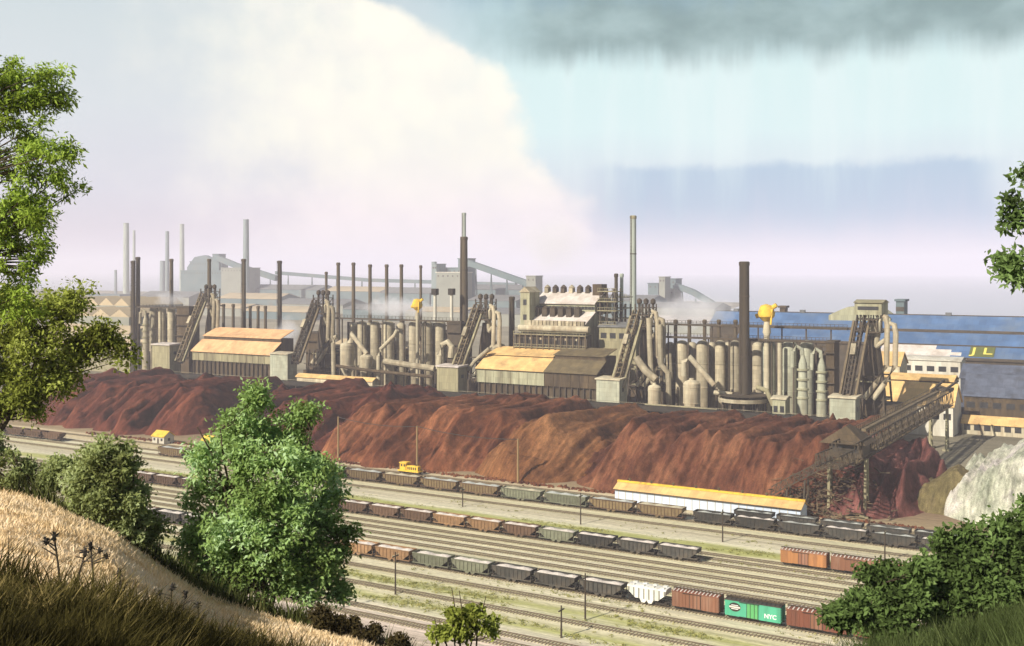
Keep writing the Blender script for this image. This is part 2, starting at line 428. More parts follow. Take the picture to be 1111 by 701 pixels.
def hopper_body(Lb, hgt=3.3):
    m = MB(); w = 1.5; t = .1
    prof = [(-Lb/2, hgt), (-Lb/2, hgt - .75), (-Lb/2 + 1.7, 1.25), (-1.6, 1.25), (-1.1, .62), (-.4, .62), (0, 1.15), (.4, .62), (1.1, .62), (1.6, 1.25),
            (Lb/2 - 1.7, 1.25), (Lb/2, hgt - .75), (Lb/2, hgt)]
    for y in (-w, w - t): m.exn(prof, y, y + t)
    for q in (-1, 1):   # sloping end sheets
        m.exn([(q*Lb/2, hgt), (q*(Lb/2 - .12), hgt), (q*(Lb/2 - .12), hgt - .75), (q*(Lb/2 - 2.2), 1.3), (q*(Lb/2 - 2.1), 1.2), (q*Lb/2, hgt - .85)][::(-1 if q < 0 else 1)], -w + t + .002, w - t - .002)
    m.box((-2.2, -w + t + .002, 1.2), (2.2, w - t - .002, 1.3))
    return m
def hopper_frame(Lb, hgt=3.3):
    m = MB(); w = 1.5
    n = int(Lb / 1.0)
    for y in (-1, 1):
        for i in range(n + 1):
            x = -Lb/2 + .12 + (Lb - .24) * i / n
            e = max(0, abs(x) - (Lb/2 - 1.7)); zb = 1.25 + e * .8
            m.box((x - .065, y*w + (0 if y > 0 else -.13), zb), (x + .065, y*w + (.13 if y > 0 else 0), hgt - .16))
        m.box((-Lb/2, y*w - .09 + y*.06, hgt - .15), (Lb/2, y*w + .09 + y*.06, hgt + .05))
        m.box((-Lb/2 - .1, y*w - .06, 1.0), (Lb/2 + .1, y*w + .06, 1.22))
    for q in (-1, 1):
        m.box((q*Lb/2 - .08, -w, hgt - .15), (q*Lb/2 + .08, w, hgt + .05))
        for y in (-1.2, -.1, 1.2): m.bar((q*(Lb/2 - .05), y, 1.2), (q*(Lb/2 - .05), y, hgt - .7), .1)
        m.box((q*Lb/2 - .12, -w, 1.0), (q*Lb/2 + .12, w, 1.2))
    return m
def load_mb(Lb, hgt, seed, lvl):
    r = np.random.default_rng(seed)
    m = MB(); nx, ny = 22, 7
    xs = np.linspace(-Lb/2 + .15, Lb/2 - .15, nx); ys = np.linspace(-1.36, 1.36, ny)
    k = r.integers(2, 4); cs = [(-Lb/2 + Lb*(i+.5)/k + r.uniform(-.4, .4)) for i in range(k)]
    for y in ys:
        for x in xs:
            z = hgt - .55 + lvl
            z += max(0, max(.62 - .33*math.hypot((x-c)*.8, y) for c in cs)) + r.uniform(-.06, .06)
            m.v.append((x, y, z))
    for j in range(ny - 1):
        for i in range(nx - 1):
            a = j*nx + i; m.f.append((a, a+1, a+1+nx, a+nx))
    return m
def place(o, parent): COL.objects.link(o); o.parent = parent; return o
def add(name, meobj, parent):
    return place(bpy.data.objects.new(name, meobj), parent)

def hopper(s, n, Lb, body, load, label, group, hgt=3.3, seed=0, lvl=.25):
    t = empty('hopper_car', label, 'hopper car', s, n, .0, group)
    t.location = W(s, n, .0)
    add('body', me(('hopper_body', Lb, body, hgt), lambda: hopper_body(Lb, hgt), M[body]), t)
    add('side_frame', me(('hopper_side_frame', Lb, body, hgt), lambda: hopper_frame(Lb, hgt), M[body if body != 'tanhop' else 'brnhop']), t)
    if load:
        add('load', me(('hopper_load', Lb, load, hgt, seed % 4, lvl), lambda: load_mb(Lb, hgt, seed % 4 + 20, lvl), M[load]), t)
    add('underframe', me(('hopper_underframe', Lb), lambda: couplers_mb(Lb), M['black']), t)
    for q in (-1, 1):
        add('bogie', me(('hopper_bogie', Lb, q), lambda: bogie_mb(q*(Lb/2 - 1.35)), M['black']), t)
    return t

def boxcar(s, n, Lb, paint, door, roofm, label, group, hgt=4.25, emblem=None, stripes=True):
    t = empty('boxcar', label, 'boxcar', s, n, 0, group)
    m = MB(); m.box((-Lb/2, -1.45, 1.0), (Lb/2, 1.45, hgt - .3))
    if emblem is None or emblem == 'small':
        for y in (-1, 1):
            for i in range(15):
                x = -Lb/2 + .05 + (Lb - .1)*i/14
                if abs(x) > 1.35: m.box((x - .05, y*1.45 - (.06 if y < 0 else 0), 1.05), (x + .05, y*1.45 + (.06 if y > 0 else 0), hgt - .4))
    add('body', m.mesh('boxcar_body', M[paint]), t)
    r = MB(); r.ext([(-1.55, hgt - .3), (1.55, hgt - .3), (1.5, hgt - .18), (0, hgt), (-1.5, hgt - .18)], -Lb/2 - .06, Lb/2 + .06)
    ro = add('roof', r.mesh('boxcar_roof', M[roofm]), t)
    k = MB()
    for i in range(13):
        x = -Lb/2 + .3 + (Lb - .6)*i/12
        for q in (-1, 1): k.bar((x, q*1.5, hgt - .13), (x, q*.3, hgt + .02), .22 if stripes else .1, .09)
    add('seam_strip', k.mesh('roof_seams', M['loadpale' if stripes else 'dkhop']), ro)
    w = MB(); w.box((-Lb/2 - .3, -.3, hgt + .06), (Lb/2 + .3, .3, hgt + .13)); add('running_board', w.mesh('running_board', M['brown']), ro)
    d = MB()
    for y in (-1, 1): d.box((-1.1, y*1.45 - (.1 if y < 0 else -.0), 1.1), (1.1, y*1.45 + (.1 if y > 0 else 0), hgt - .42))
    do = add('door', d.mesh('boxcar_door', M[door]), t)
    d2 = MB()
    for x in (-1.1, -.4, .4, 1.1): d2.box((x - .04, -1.6, 1.12), (x + .04, -1.552, hgt - .45))
    d2.box((-2.6, -1.62, hgt - .46), (1.3, -1.5, hgt - .38)); d2.box((-2.6, -1.62, 1.02), (1.3, -1.5, 1.09))
    add('door_rail', d2.mesh('door_rail', M['black']), do)
    u = couplers_mb(Lb); u.box((-3, -.9, .55), (3, .9, 1.0)); add('underframe', u.mesh('boxcar_underframe', M['black']), t)
    for q in (-1, 1):
        e = MB(); x = q*Lb/2
        for i in range(6): e.box((x - .02, -1.3, 1.3 + .45*i), (x + q*.12 if q > 0 else x + .02, 1.3, 1.5 + .45*i)) if q > 0 else e.box((x - .12, -1.3, 1.3 + .45*i), (x + .02, 1.3, 1.5 + .45*i))
        for i in range(7): e.bar((x - q*.1, -1.55, 1.1 + .42*i), (x - q*.65, -1.55, 1.1 + .42*i), .05)
        add('end_panel', e.mesh('boxcar_end', M[paint]), t)
        add('bogie', me(('boxcar_bogie', Lb, q), lambda: bogie_mb(q*(Lb/2 - 1.6)), M['black']), t)
    return t
def text_mesh(name, txt, size, mt, bold=.0):
    c = bpy.data.curves.new(name, 'FONT'); c.body = txt; c.size = size; c.extrude = .015; c.offset = bold
    c.align_x = 'CENTER'; c.align_y = 'CENTER'
    o = bpy.data.objects.new(name, c); COL.objects.link(o)
    dg = bpy.context.evaluated_depsgraph_get()
    me_ = bpy.data.meshes.new_from_object(o.evaluated_get(dg))
    bpy.data.objects.remove(o); bpy.data.curves.remove(c)
    me_.materials.clear(); me_.materials.append(mt); me_.name = name
    return me_

# back train beside the ore road: tan hoppers, then black ones to the right
PITCH = 14.6
GRP_B = 'hopper cars on the track beside the ore piles'
x = R(745, 280) - PITCH/2; i = 0; lim = R(172, 280)
cells = []
while x - PITCH/2 > lim - 3: cells.append(x); x -= PITCH
for i, x in enumerate(cells):
    bd = 'grnhop' if i in (2, 3) else 'tanhop'
    hopper(x, 280, PITCH - 1.3, bd, 'loadgrey' if i % 3 else 'loadtan', '%s hopper car, %s to the left of the black cars beside the ore' % ('olive green' if bd == 'grnhop' else 'tan', ORDN[i]), GRP_B, hgt=3.55, seed=i, lvl=.35)
x = R(752, 280) + 5.8
for i in range(9):
    hopper(x, 280, 10.4, 'dkhop', 'loadgrey' if i % 2 == 0 else 'loadpale', 'soot black hopper car, %s from the tan cars, on their track' % ORDN[i], 'black hopper cars beyond the tan ones', seed=i + 1, lvl=.1); x += 11.6
x = R(796, 287) + 5.8
for i in range(8):
    hopper(x, 287, 10.4, 'dkhop', 'loadgrey', 'soot black hopper car, %s of the row right before the long blue shed' % ORDN[i], 'black hopper cars in front of the shed', seed=i + 2, lvl=.05); x += 11.6
# two dark gondola hoppers at the far left end of the same track
x = R(69, 283) - 5.8
for i in range(5):
    hopper(x, 283, 10.4, 'brnhop', None, 'dark brown hopper car, %s from the right in the short row by the left tree' % ORDN[i], 'dark hopper cars by the left tree', seed=i); x -= 11.6
# middle train
mid = ['dkhop','dkhop','dkhop','grnhop','brnhop','orhop','orhop','brnhop','brnhop','brnhop','tanhop','brnhop','brnhop','orhop','brnhop','brnhop','brnhop','brnhop','brnhop','brnhop','brnhop','brnhop']
x = R(761, 242) - 5.4
names = {'dkhop': 'soot black', 'grnhop': 'grey green', 'brnhop': 'rust brown', 'orhop': 'orange tan', 'tanhop': 'tan'}
for i, bd in enumerate(mid):
    if x < R(150, 242) - 6: break
    hopper(x, 242, 9.7, bd, 'loadpale', '%s hopper car, %s from the right end of the middle train' % (names[bd], ORDN[i]), 'hopper cars of the middle train', seed=i, lvl=.2); x -= 10.7
# front train
fr = ['dkhop','dkhop','dkhop','grnhop','grnhop','orhop','orhop','brnhop','brnhop','brnhop','brnhop','dkhop','dkhop','brnhop','brnhop','brnhop']
x = R(680, 206.8) - 5.4
for i, bd in enumerate(fr):
    if x < R(165, 206.8) - 6: break
    hopper(x, 206.8, 9.7, bd, 'loadpale', '%s hopper car, %s to the left of the white covered hopper' % (names[bd], ORDN[i]), 'hopper cars of the front train', seed=i + 1, lvl=.2); x -= 10.7

# white covered hopper
def covered_hopper(s, n, Lb):
    t = empty('covered_hopper_car', 'white covered hopper car with grimy ribbed sides, coupled before the brown boxcar', 'hopper car', s, n, 0)
    b = MB(); hg = 3.9
    prof = [(-Lb/2 + .3, hg - .35), (-Lb/2 + .3, hg - 1.2), (-Lb/2 + 1.9, 1.4), (-1.5, 1.4), (-1.1, .65), (-.4, .65), (0, 1.2), (.4, .65), (1.1, .65), (1.5, 1.4), (Lb/2 - 1.9, 1.4), (Lb/2 - .3, hg - 1.2), (Lb/2 - .3, hg - .35)]
    b.exn(prof, -1.45, 1.45); add('body', b.mesh('covered_body', M['whitecar']), t)
    r = MB(); r.ext([(-1.5, hg - .4), (1.5, hg - .4), (1.3, hg - .12), (.7, hg), (-.7, hg), (-1.3, hg - .12)], -Lb/2 + .1, Lb/2 - .1); ro = add('roof', r.mesh('covered_roof', M['whitecar']), t)
    for i in range(8):
        h = MB(); xx = -Lb/2 + 1.1 + (Lb - 2.2)*(i // 2)/3; yy = -.75 if i % 2 else .75
        h.box((xx - .45, yy - .4, hg - .05), (xx + .45, yy + .4, hg + .16)); add('hatch', h.mesh('hatch', M['whitecar']), ro)
    f = MB()
    for y in (-1, 1):
        for i in range(8):
            xx = -Lb/2 + .5 + (Lb - 1.0)*i/7; e = max(0, abs(xx) - (Lb/2 - 1.9))
            f.box((xx - .07, y*1.45 - (.14 if y < 0 else 0), 1.4 + e*.9), (xx + .07, y*1.45 + (.14 if y > 0 else 0), hg - .42))
    add('side_rib', f.mesh('covered_ribs', M['grnhop']), t)
    add('underframe', couplers_mb(Lb).mesh('covered_underframe', M['black']), t)
    for q in (-1, 1): add('bogie', bogie_mb(q*(Lb/2 - 1.35)).mesh('covered_bogie', M['black']), t)
a, b_ = R(681, 206.8), R(728.5, 206.8); covered_hopper((a + b_)/2, 206.8, b_ - a - .9)
GB = 'boxcars at the right end of the front train'
a, b_ = R(729.5, 206.8), R(785.5, 206.8); boxcar((a+b_)/2, 206.8, b_-a-1.1, 'boxbrn', 'boxbrn', 'boxred', 'faded brown boxcar between the white covered hopper and the green boxcar', GB, emblem='small')
a, b_ = R(786.5, 206.8), R(852.5, 206.8)
jb = boxcar((a+b_)/2, 206.8, b_-a-1.1, 'jade', 'jadedk', 'dkhop', 'jade green boxcar with dark oval emblem, white lettering and leaf green door', GB, emblem='oval', stripes=False)
Lj = b_ - a - 1.1
e = MB(); e.tube([(0, 0, -.02), (0, 0, .02)], 1, k=28); ov = add('emblem', e.mesh('oval_emblem', M['black']), jb)
ov.location = (-Lj*.32, -1.475, 2.75); ov.rotation_euler = (math.pi/2, 0, 0); ov.scale = (1.15, .85, 1)
e = MB(); e.box((-.95, -.2, .022), (.95, .2, .05)); em = add('emblem_band', e.mesh('oval_emblem_band', M['loadpale']), ov)
e = MB()
for y in (-.42, .42): e.box((-.6, y - .07, .022), (.6, y + .07, .05))
add('emblem_line', e.mesh('oval_emblem_lines', M['lettering']), ov)
lt = add('lettering', text_mesh('boxcar_lettering', 'NYC', 1.15, M['lettering'], .03), jb); lt.location = (Lj*.32, -1.475, 1.95); lt.rotation_euler = (math.pi/2, 0, 0)
x = R(853.8, 206.8)
boxcar(x + 6, 206.8, 11.2, 'boxred', 'boxbrn', 'boxred', 'red brown boxcar right behind the jade green boxcar', GB)
boxcar(x + 18.4, 206.8, 11.2, 'boxred', 'boxred', 'boxred', 'red brown boxcar, last of the front train, behind the right bush', GB)
a, b_ = R(846.5, 250.2), R(901, 250.2)
GS = 'brown boxcars standing alone on the right'
boxcar((a+b_)/2, 250.2, b_-a-1.1, 'boxor', 'boxbrn', 'boxbrn', 'orange brown boxcar at left end of the short cut of boxcars', GS, hgt=4.1)
boxcar(b_ + 6, 250.2, 11, 'boxbrn', 'boxbrn', 'boxbrn', 'dark brown boxcar coupled right of the orange brown boxcar', GS, hgt=4.1)
boxcar(b_ + 18.2, 250.2, 11, 'boxred', 'boxbrn', 'boxbrn', 'red boxcar at the right end of the short cut, half behind the bush', GS, hgt=4.1)

# yellow switch engine on the ore road
sl = R(445, 297.2)
t = empty('switch_engine', 'small yellow switch engine on the track along the ore pile', 'locomotive', sl, 297.2, 0)
m = MB(); m.box((-4.2, -1.3, 1.0), (4.2, 1.3, 1.45)); add('frame', m.mesh('engine_frame', M['yellow']), t)
m = MB(); m.ext([(-.95, 1.45), (.95, 1.45), (.95, 2.7), (.7, 2.95), (-.7, 2.95), (-.95, 2.7)], -.9, 3.7); hd = add('hood', m.mesh('engine_hood', M['yellow']), t)
m = MB()
for k in range(5): m.box((-.4 + k*.75, -.98, 1.7), (.05 + k*.75, -.95, 2.6))
add('grille', m.mesh('engine_grille', M['black']), hd)
m = MB(); m.tube([(2.4, 0, 2.9), (2.4, 0, 3.5)], .16, k=10); add('exhaust', m.mesh('engine_exhaust', M['black']), hd)
m = MB(); m.box((-3.3, -1.3, 1.45), (-.95, 1.3, 3.7)); cb = add('cab', m.mesh('engine_cab', M['yellow']), t)
m = MB(); m.ext([(-1.5, 3.7), (1.5, 3.7), (1.1, 3.98), (-1.1, 3.98)], -3.6, -.6); add('roof', m.mesh('engine_roof', M['yellow']), cb)
for xx in (-2.85, -1.75):
    m = MB(); m.box((xx, -1.33, 2.6), (xx + .6, -1.302, 3.4)); add('window', m.mesh('engine_window', M['glass']), cb)
m = MB()
for xx in (-4.1, 4.1):
    for y in (-1.2, 1.2): m.bar((xx, y, 1.4), (xx, y, 2.5), .07)
    m.bar((xx, -1.2, 2.5), (xx, 1.2, 2.5), .07)
add('handrail', m.mesh('engine_handrail', M['black']), t)
for q in (-1, 1): add('bogie', bogie_mb(q*2.6).mesh('engine_bogie', M['black']), t)

# ------------------------------------------------------------------ ore and stone piles
def ore_mat(name, a, b, c):
    m = bpy.data.materials.new(name); m.use_nodes = True
    nt = m.node_tree; N = nt.nodes; L = nt.links; bs = N['Principled BSDF']
    bs.inputs['Roughness'].default_value = .95; bs.inputs['Specular IOR Level'].default_value = .1
    tc = N.new('ShaderNodeTexCoord')
    def nz(sc, vs=(1, 1, 1), d=6):
        mp = N.new('ShaderNodeMapping'); mp.inputs['Scale'].default_value = vs; L.new(tc.outputs['Object'], mp.inputs[0])
        n = N.new('ShaderNodeTexNoise'); n.inputs['Scale'].default_value = sc; n.inputs['Detail'].default_value = d; n.inputs['Roughness'].default_value = .7
        L.new(mp.outputs[0], n.inputs['Vector']); return n.outputs['Fac']
    cr = N.new('ShaderNodeValToRGB'); L.new(nz(.07, (1, .5, .5)), cr.inputs['Fac'])
    els = cr.color_ramp.elements; els[0].position = .36; els[0].color = (*a, 1); els[1].position = .64; els[1].color = (*c, 1)
    e = els.new(.5); e.color = (*b, 1)
    mr = N.new('ShaderNodeMapRange'); L.new(nz(.9, (1, .25, .25), 8), mr.inputs['Value'])
    mr.inputs['From Min'].default_value = .3; mr.inputs['From Max'].default_value = .7; mr.inputs['To Min'].default_value = .42; mr.inputs['To Max'].default_value = 1.5
    gr = N.new('ShaderNodeMapRange'); L.new(nz(3.2, (1, 1, 1), 10), gr.inputs['Value'])
    gr.inputs['From Min'].default_value = .33; gr.inputs['From Max'].default_value = .67; gr.inputs['To Min'].default_value = .62; gr.inputs['To Max'].default_value = 1.38
    mq = N.new('ShaderNodeMath'); mq.operation = 'MULTIPLY'; L.new(mr.outputs[0], mq.inputs[0]); L.new(gr.outputs[0], mq.inputs[1])
    vm = N.new('ShaderNodeVectorMath'); vm.operation = 'SCALE'; L.new(cr.outputs[0], vm.inputs[0]); L.new(mq.outputs[0], vm.inputs['Scale'])
    L.new(vm.outputs[0], bs.inputs['Base Color'])
    bp = N.new('ShaderNodeBump'); bp.inputs['Strength'].default_value = .8; bp.inputs['Distance'].default_value = .6
    L.new(nz(1.6, (1, 1, 1), 8), bp.inputs['Height']); L.new(bp.outputs[0], bs.inputs['Normal'])
    return m
OM = [ore_mat('ore_dark_red', (.050, .014, .010), (.115, .033, .019), (.175, .056, .029)),
      ore_mat('ore_brown_red', (.065, .021, .011), (.155, .053, .023), (.235, .092, .040)),
      ore_mat('ore_red', (.060, .020, .012), (.138, .050, .025), (.212, .088, .042)),
      ore_mat('ore_purple_red', (.085, .030, .025), (.15, .055, .045), (.20, .082, .066)),
      ore_mat('limestone', (.27, .29, .20), (.46, .45, .34), (.62, .56, .50)),
      ore_mat('olive_earth', (.10, .08, .03), (.15, .12, .05), (.19, .145, .065)),
      ore_mat('ore_light_brown', (.11, .043, .018), (.19, .080, .030), (.25, .115, .046))]
def pile(name, s0, s1, n0, nb, h, mt, label, cat, seed, sp=(4, 9), pad=30, slope=.70, jn=7, jh=1.6, skew=3, taper=0, fl=1.0, hfun=None, big=None, lat=1.7, drop=0.0):
    r = np.random.default_rng(seed)
    segs = []; s = s0; run = h / slope
    while s <= s1:
        hh = h + r.uniform(-jh, jh*.5)
        if hfun: hh *= hfun((s - s0) / max(1, s1 - s0))
        st = n0 + hh/slope + r.uniform(-1, jn)
        if r.random() < .22: st -= r.uniform(2, 5)
        segs.append((s, st, s + r.uniform(-skew, skew), nb + r.uniform(-4, 4), hh))
        s += r.uniform(*sp)
    oS, oN = (s0 + s1)/2, n0
    xs = np.arange(s0 - pad, s1 + pad, .5) - oS
    ys = np.concatenate([np.arange(-6, run + 12, .55), np.arange(run + 12, nb - n0 + pad, 1.0)])
    def zf(X, Y):
        S, Nn = X + oS, Y + oN
        wx = (fbm(S*.11 + seed, Nn*.05, 3) - .45) * 4.0 * fl + (fbm(S*.5, Nn*.12 + seed, 3) - .45) * 1.6 * fl
        wy = (fbm(S*.08 + 40, Nn*.08 + seed, 3) - .45) * 5 * fl
        Sw, Nw = S + wx, Nn + wy
        best = np.full(S.shape, -99.0)
        for (a, na, b, nb_, hh) in segs:
            dx, dy = b - a, nb_ - na
            t = np.clip(((Sw - a)*dx + (Nw - na)*dy) / (dx*dx + dy*dy), 0, 1)
            d = np.hypot((Sw - a - t*dx)*lat, Nw - na - t*dy)
            best = np.maximum(best, hh*(1 - drop*t) - slope * np.maximum(0, d - .5))
        if big is not None: best = big(best, S, Nn)
        # slip gullies that run straight down the face, at three widths
        face = np.clip(best / 5, 0, 1) * np.clip((h - 1.2 - best) / 5, 0.03, 1)
        Sd = S + (fbm(S*.06 + seed, Nn*.06, 2) - .5)*3
        for (fq, am, sd) in ((.10, 5.6, 7), (.26, 3.6, 3), (.62, 1.9, 5), (1.15, .7, 9)):
            q = 1 - np.abs(2*vnoise(Sd*fq + seed*sd, Nn*.028 + sd) - 1)
            best = best + (q**1.7 - .42) * am * face * fl
        best = best + (fbm(S*1.1, Nn*.8, 3) - .45) * .8 * np.clip(best/3 + .3, 0, 1)
        return best
    m_ = grid_mesh(name, xs, ys, zf, mt, keep=-.15)
    o = link(name, m_, None, W(oS, oN, 0), ANG)
    return tag(o, label, cat)
pile('ore_pile', R(92, 345), R(232, 345), 305, 385, 17.5, OM[0], 'dark red ore pile at the left, behind the left tree and the yellow hut', 'ore pile', 1, sp=(9, 20), jn=14, jh=4, fl=1.5)
pile('ore_pile', R(312, 345), R(398, 345), 309, 392, 18.0, OM[0], 'dark maroon ore pile in the middle left, directly behind the tall bush', 'ore pile', 2, sp=(7, 13), jn=12, jh=3, fl=1.4)
pile('ore_pile', R(420, 340), R(566, 340), 305, 396, 18.6, OM[1], 'long rusty brown ore pile behind the yellow switch engine', 'ore pile', 3, sp=(4.5, 10), jn=8, jh=2.6, drop=.2)
pile('ore_pile', R(606, 338), R(626, 338), 304, 396, 18.2, OM[6], 'light brown cone of ore between the two longest ore piles', 'ore pile', 9, sp=(6, 8), jn=3, jh=1, fl=.7, lat=1.15, drop=.2)
pile('ore_pile', R(692, 338), R(900, 338), 305, 396, 17.6, OM[2], 'long red fluted ore pile behind the long blue shed', 'ore pile', 4, sp=(3.8, 9), jn=7, jh=2.4, drop=.19)
pile('ore_pile', -82, -70, 314, 372, 14.0, OM[3], 'purplish red ore pile at the right, under the ore bridge', 'ore pile', 5, sp=(5, 8), jn=7, jh=2, pad=26, fl=1.2, lat=1.2)
pile('earth_mound', -54, -50, 322, 345, 10.5, OM[5], 'small olive earth mound between the purple ore and the white pile', 'mound', 6, pad=20, fl=.5, lat=1.0)
pile('limestone_pile', -35, 30, 307, 368, 18, OM[4], 'tall white limestone pile at the right edge', 'stone pile', 7, sp=(10, 18), pad=34, jn=9, jh=3, fl=.9, lat=1.0)
pile('earth_mound', R(250, 325), R(290, 325), 322, 350, 9.5, OM[5], 'olive earth bank in the gap between the two dark ore piles', 'mound', 8, pad=20, sp=(5, 8), fl=.6, lat=1.0)

# lumps of ore that have rolled to the foot of the piles
m = MB(); r_ = random.Random(4)
for i in range(1500):
    s = r_.uniform(R(95, 303), R(1000, 300)); n = 304.3 - abs(r_.gauss(0, 1.4)); w_ = r_.uniform(.15, .55)*(1.4 if r_.random() < .06 else 1)
    if R(662, 297) < s < R(880, 297): n = max(n, 301.4)
    q = len(m.v)
    for (a, b, c) in ((-1, -.8, 0), (1, -.7, 0), (.9, .9, 0), (-.8, 1, 0), (-.5, -.3, 1), (.6, -.4, .8), (.4, .6, 1), (-.4, .5, .9)):
        m.v.append((s + a*w_*r_.uniform(.7, 1.2), n + b*w_*r_.uniform(.7, 1.2), c*w_*r_.uniform(.8, 1.5) - .02))
    m.f += [(q,q+3,q+2,q+1),(q+4,q+5,q+6,q+7),(q,q+1,q+5,q+4),(q+1,q+2,q+6,q+5),(q+2,q+3,q+7,q+6),(q+3,q,q+4,q+7)]
o = bpy.data.objects.new('ore_rubble', m.mesh('ore_rubble', OM[2], (0, 0, 0), False)); COL.objects.link(o); o.rotation_euler = (0, 0, ANG)
tag(o, 'loose red ore lumps scattered along the foot of the ore piles', 'rubble', kind='stuff')

# heap of broken blocks and scrap at the foot of the ore bridge
m = MB()
for i in range(420):
    u_ = random.random()**1.3; n = 301.5 + u_*19 + random.gauss(0, .8); s = R(866, 304) + u_*9 + random.gauss(0, 1)*(9 - 5*u_)
    z = max(0, .72*(n - 304.5)) + random.uniform(-.2, 1.9)
    L_ = random.uniform(.8, 4.0); an = random.uniform(0, 3.1); el = random.uniform(-.4, .5); w = random.uniform(.14, .45)
    d = Vector((math.cos(an)*math.cos(el), math.sin(an)*math.cos(el), math.sin(el))) * L_ / 2; c = Vector((s, n, z + .2))
    m.bar(c - d, c + d, w, w*.6)
m.single('scrap_heap', mat('scrap', (.17, .115, .06), var=.75, scale=.9, stain=(.03, .022, .014), stain_amt=.9, stain_scale=.7), R(872, 310), 311, 0, 'heap of broken beams and scrap at the foot of the ore bridge', 'scrap heap', kind='stuff')

# ------------------------------------------------------------------ yard furniture
def covered_shed():
    s0, s1 = R(668, 294), R(869, 294)
    t = empty('long_shed', 'long low shed with pale blue wall and ochre ridged roof, between tracks and ore pile', 'shed', (s0+s1)/2, 296)
    hz = 3.6
    m = MB(); m.box((s0, 293.5, 0), (s1, 299.5, hz)); wl = m.build('wall', M['bluewall'], t)
    m = MB(); m.ext([(292.9, hz - .05), (296.5, hz + 1.5), (300.1, hz - .05), (300.1, hz + .12), (296.5, hz + 1.75), (292.9, hz + .12)], s0 - .4, s1 + .4); rf = m.build('roof', M['yroof'], t)
    m = MB(); m.box((s0 - .5, 296.1, hz + 1.68), (s1 + .5, 296.9, hz + 2.2)); m.build('ridge_cap', M['yellow'], rf)
    m = MB(); m.box((s0 - .4, 292.78, hz - .12), (s1 + .4, 292.9, hz + .1)); m.build('eave_board', M['brown'], rf)
    m = MB(); m.exn([(s0 + .1, hz), (s1 - .1, hz), (s1 - .1, hz + .1), (s0 + .1, hz + .1)], 294, 299); 
    for k in range(8):
        x = s0 + (s1 - s0)*(k + .5)/8
        v = MB(); v.lathe(x, 296.5, [(.3, hz + 2.18), (.3, hz + 2.75), (.5, hz + 2.8), (.05, hz + 3.05)], 8); v.build('roof_vent', M['broof'], rf)
    for k in range(24):
        x = s0 + (s1 - s0)*(k + .5)/24
        v = MB(); v.box((x - .09, 293.38, .1), (x + .09, 293.497, hz - .2)); v.build('wall_batten', M['white'], wl)
    m = MB(); m.ext([(293.5, hz + .02), (299.5, hz + .02), (296.5, hz + 1.42)], s1 - .12, s1 + .02); m.build('gable', M['bluewall'], wl)
covered_shed()

def hut(px, n, w, d, label, grp=None):
    s = R(px, n)
    t = empty('yard_hut', label, 'hut', s, n)
    m = MB(); m.box((s - w/2, n - d/2, 0), (s + w/2, n + d/2, 2.9)); wl = m.build('wall', M['white'], t)
    m = MB(); m.ext([(n - d/2 - .5, 2.75), (n, 4.7), (n + d/2 + .5, 2.75), (n + d/2 + .5, 2.95), (n, 4.95), (n - d/2 - .5, 2.95)], s - w/2 - .4, s + w/2 + .4); m.build('roof', M['yellow'], t)
    m = MB(); m.ext([(n - d/2, 2.9), (n + d/2, 2.9), (n, 4.6)], s + w/2 - .2, s + w/2); m.build('gable', M['white'], wl)
    m = MB(); m.box((s - .5, n - d/2 - .05, 0), (s + .4, n - d/2 - .003, 2.2)); m.build('door', M['brown'], t)
    for q in (-.32, .3):
        m = MB(); m.box((s + q*w - .5, n - d/2 - .05, 1.2), (s + q*w + .5, n - d/2 - .003, 2.2)); m.build('window', M['glass'], t)
    m = MB(); m.box((s + w/2 + .003, n - .6, 1.1), (s + w/2 + .05, n + .6, 2.2)); m.build('window', M['glass'], t)
hut(177, 301, 6.5, 5, 'yellow roofed white hut at the foot of the left ore pile')
hut(228, 301, 5, 4, 'yellow roofed hut partly hidden by the tall bush in front')

def pole(px, py, top, label, group, cross=True, tilt=0.0, mt='wood', r=.2):
    D = H*F/(py - HY); s, n = FR((px - CX)/F*D, D)
    hgt = H - (top - HY)/F*D
    t = empty('utility_pole', label, 'utility pole', s, n, 0, group)
    m = MB(); m.tube([(s, n, -.3), (s + tilt, n, hgt)], r, r*.65, 9); m.build('post', M[mt], t)
    if cross:
        m = MB(); m.box((s + tilt - .08, n - 1.1, hgt - .95), (s + tilt + .08, n + 1.1, hgt - .75)); ca = m.build('crossarm', M[mt], t)
        m = MB()
        for q in (-1, -.5, .5, 1): m.lathe(s + tilt, n + q, [(.06, hgt - .75), (.09, hgt - .6), (.04, hgt - .5)], 6)
        m.build('insulator', M['sage'], ca)
    return s + tilt, n, hgt
PG = 'dark poles along the yard'
row1 = [(144, 500, 477, 'dark utility pole by the tracks above the left bush'), (363, 533, 503, 'dark utility pole just right of the tall bush, by the back train'),
        (502, 550, 528, 'dark utility pole before the tan cars, right of the yellow switch engine'), (630, 569, 535, 'dark utility pole before the tan cars, left of the long shed'),
        (784, 588, 553, 'dark utility pole before the black cars under the middle of the long shed'), (960, 610, 575, 'dark utility pole near the right bush behind the short cut of boxcars')]
row2 = [(429, 645, 599, 'tall dark utility pole in front of the front train, right of the tall bush'), (635, 673, 622, 'tall dark utility pole below the middle of the front train'),
        (373, 659, 631, 'short dark post at the lower edge of the tall bush'), (609, 692, 657, 'short dark post beside the nearest track, left of the tall near pole'), (905, 668, 652, 'short dark post beside the last red brown boxcar')]
tops = [pole(*r, PG) for r in row1]
for r in row2: pole(*r, PG, cross=(r[0] != 905))
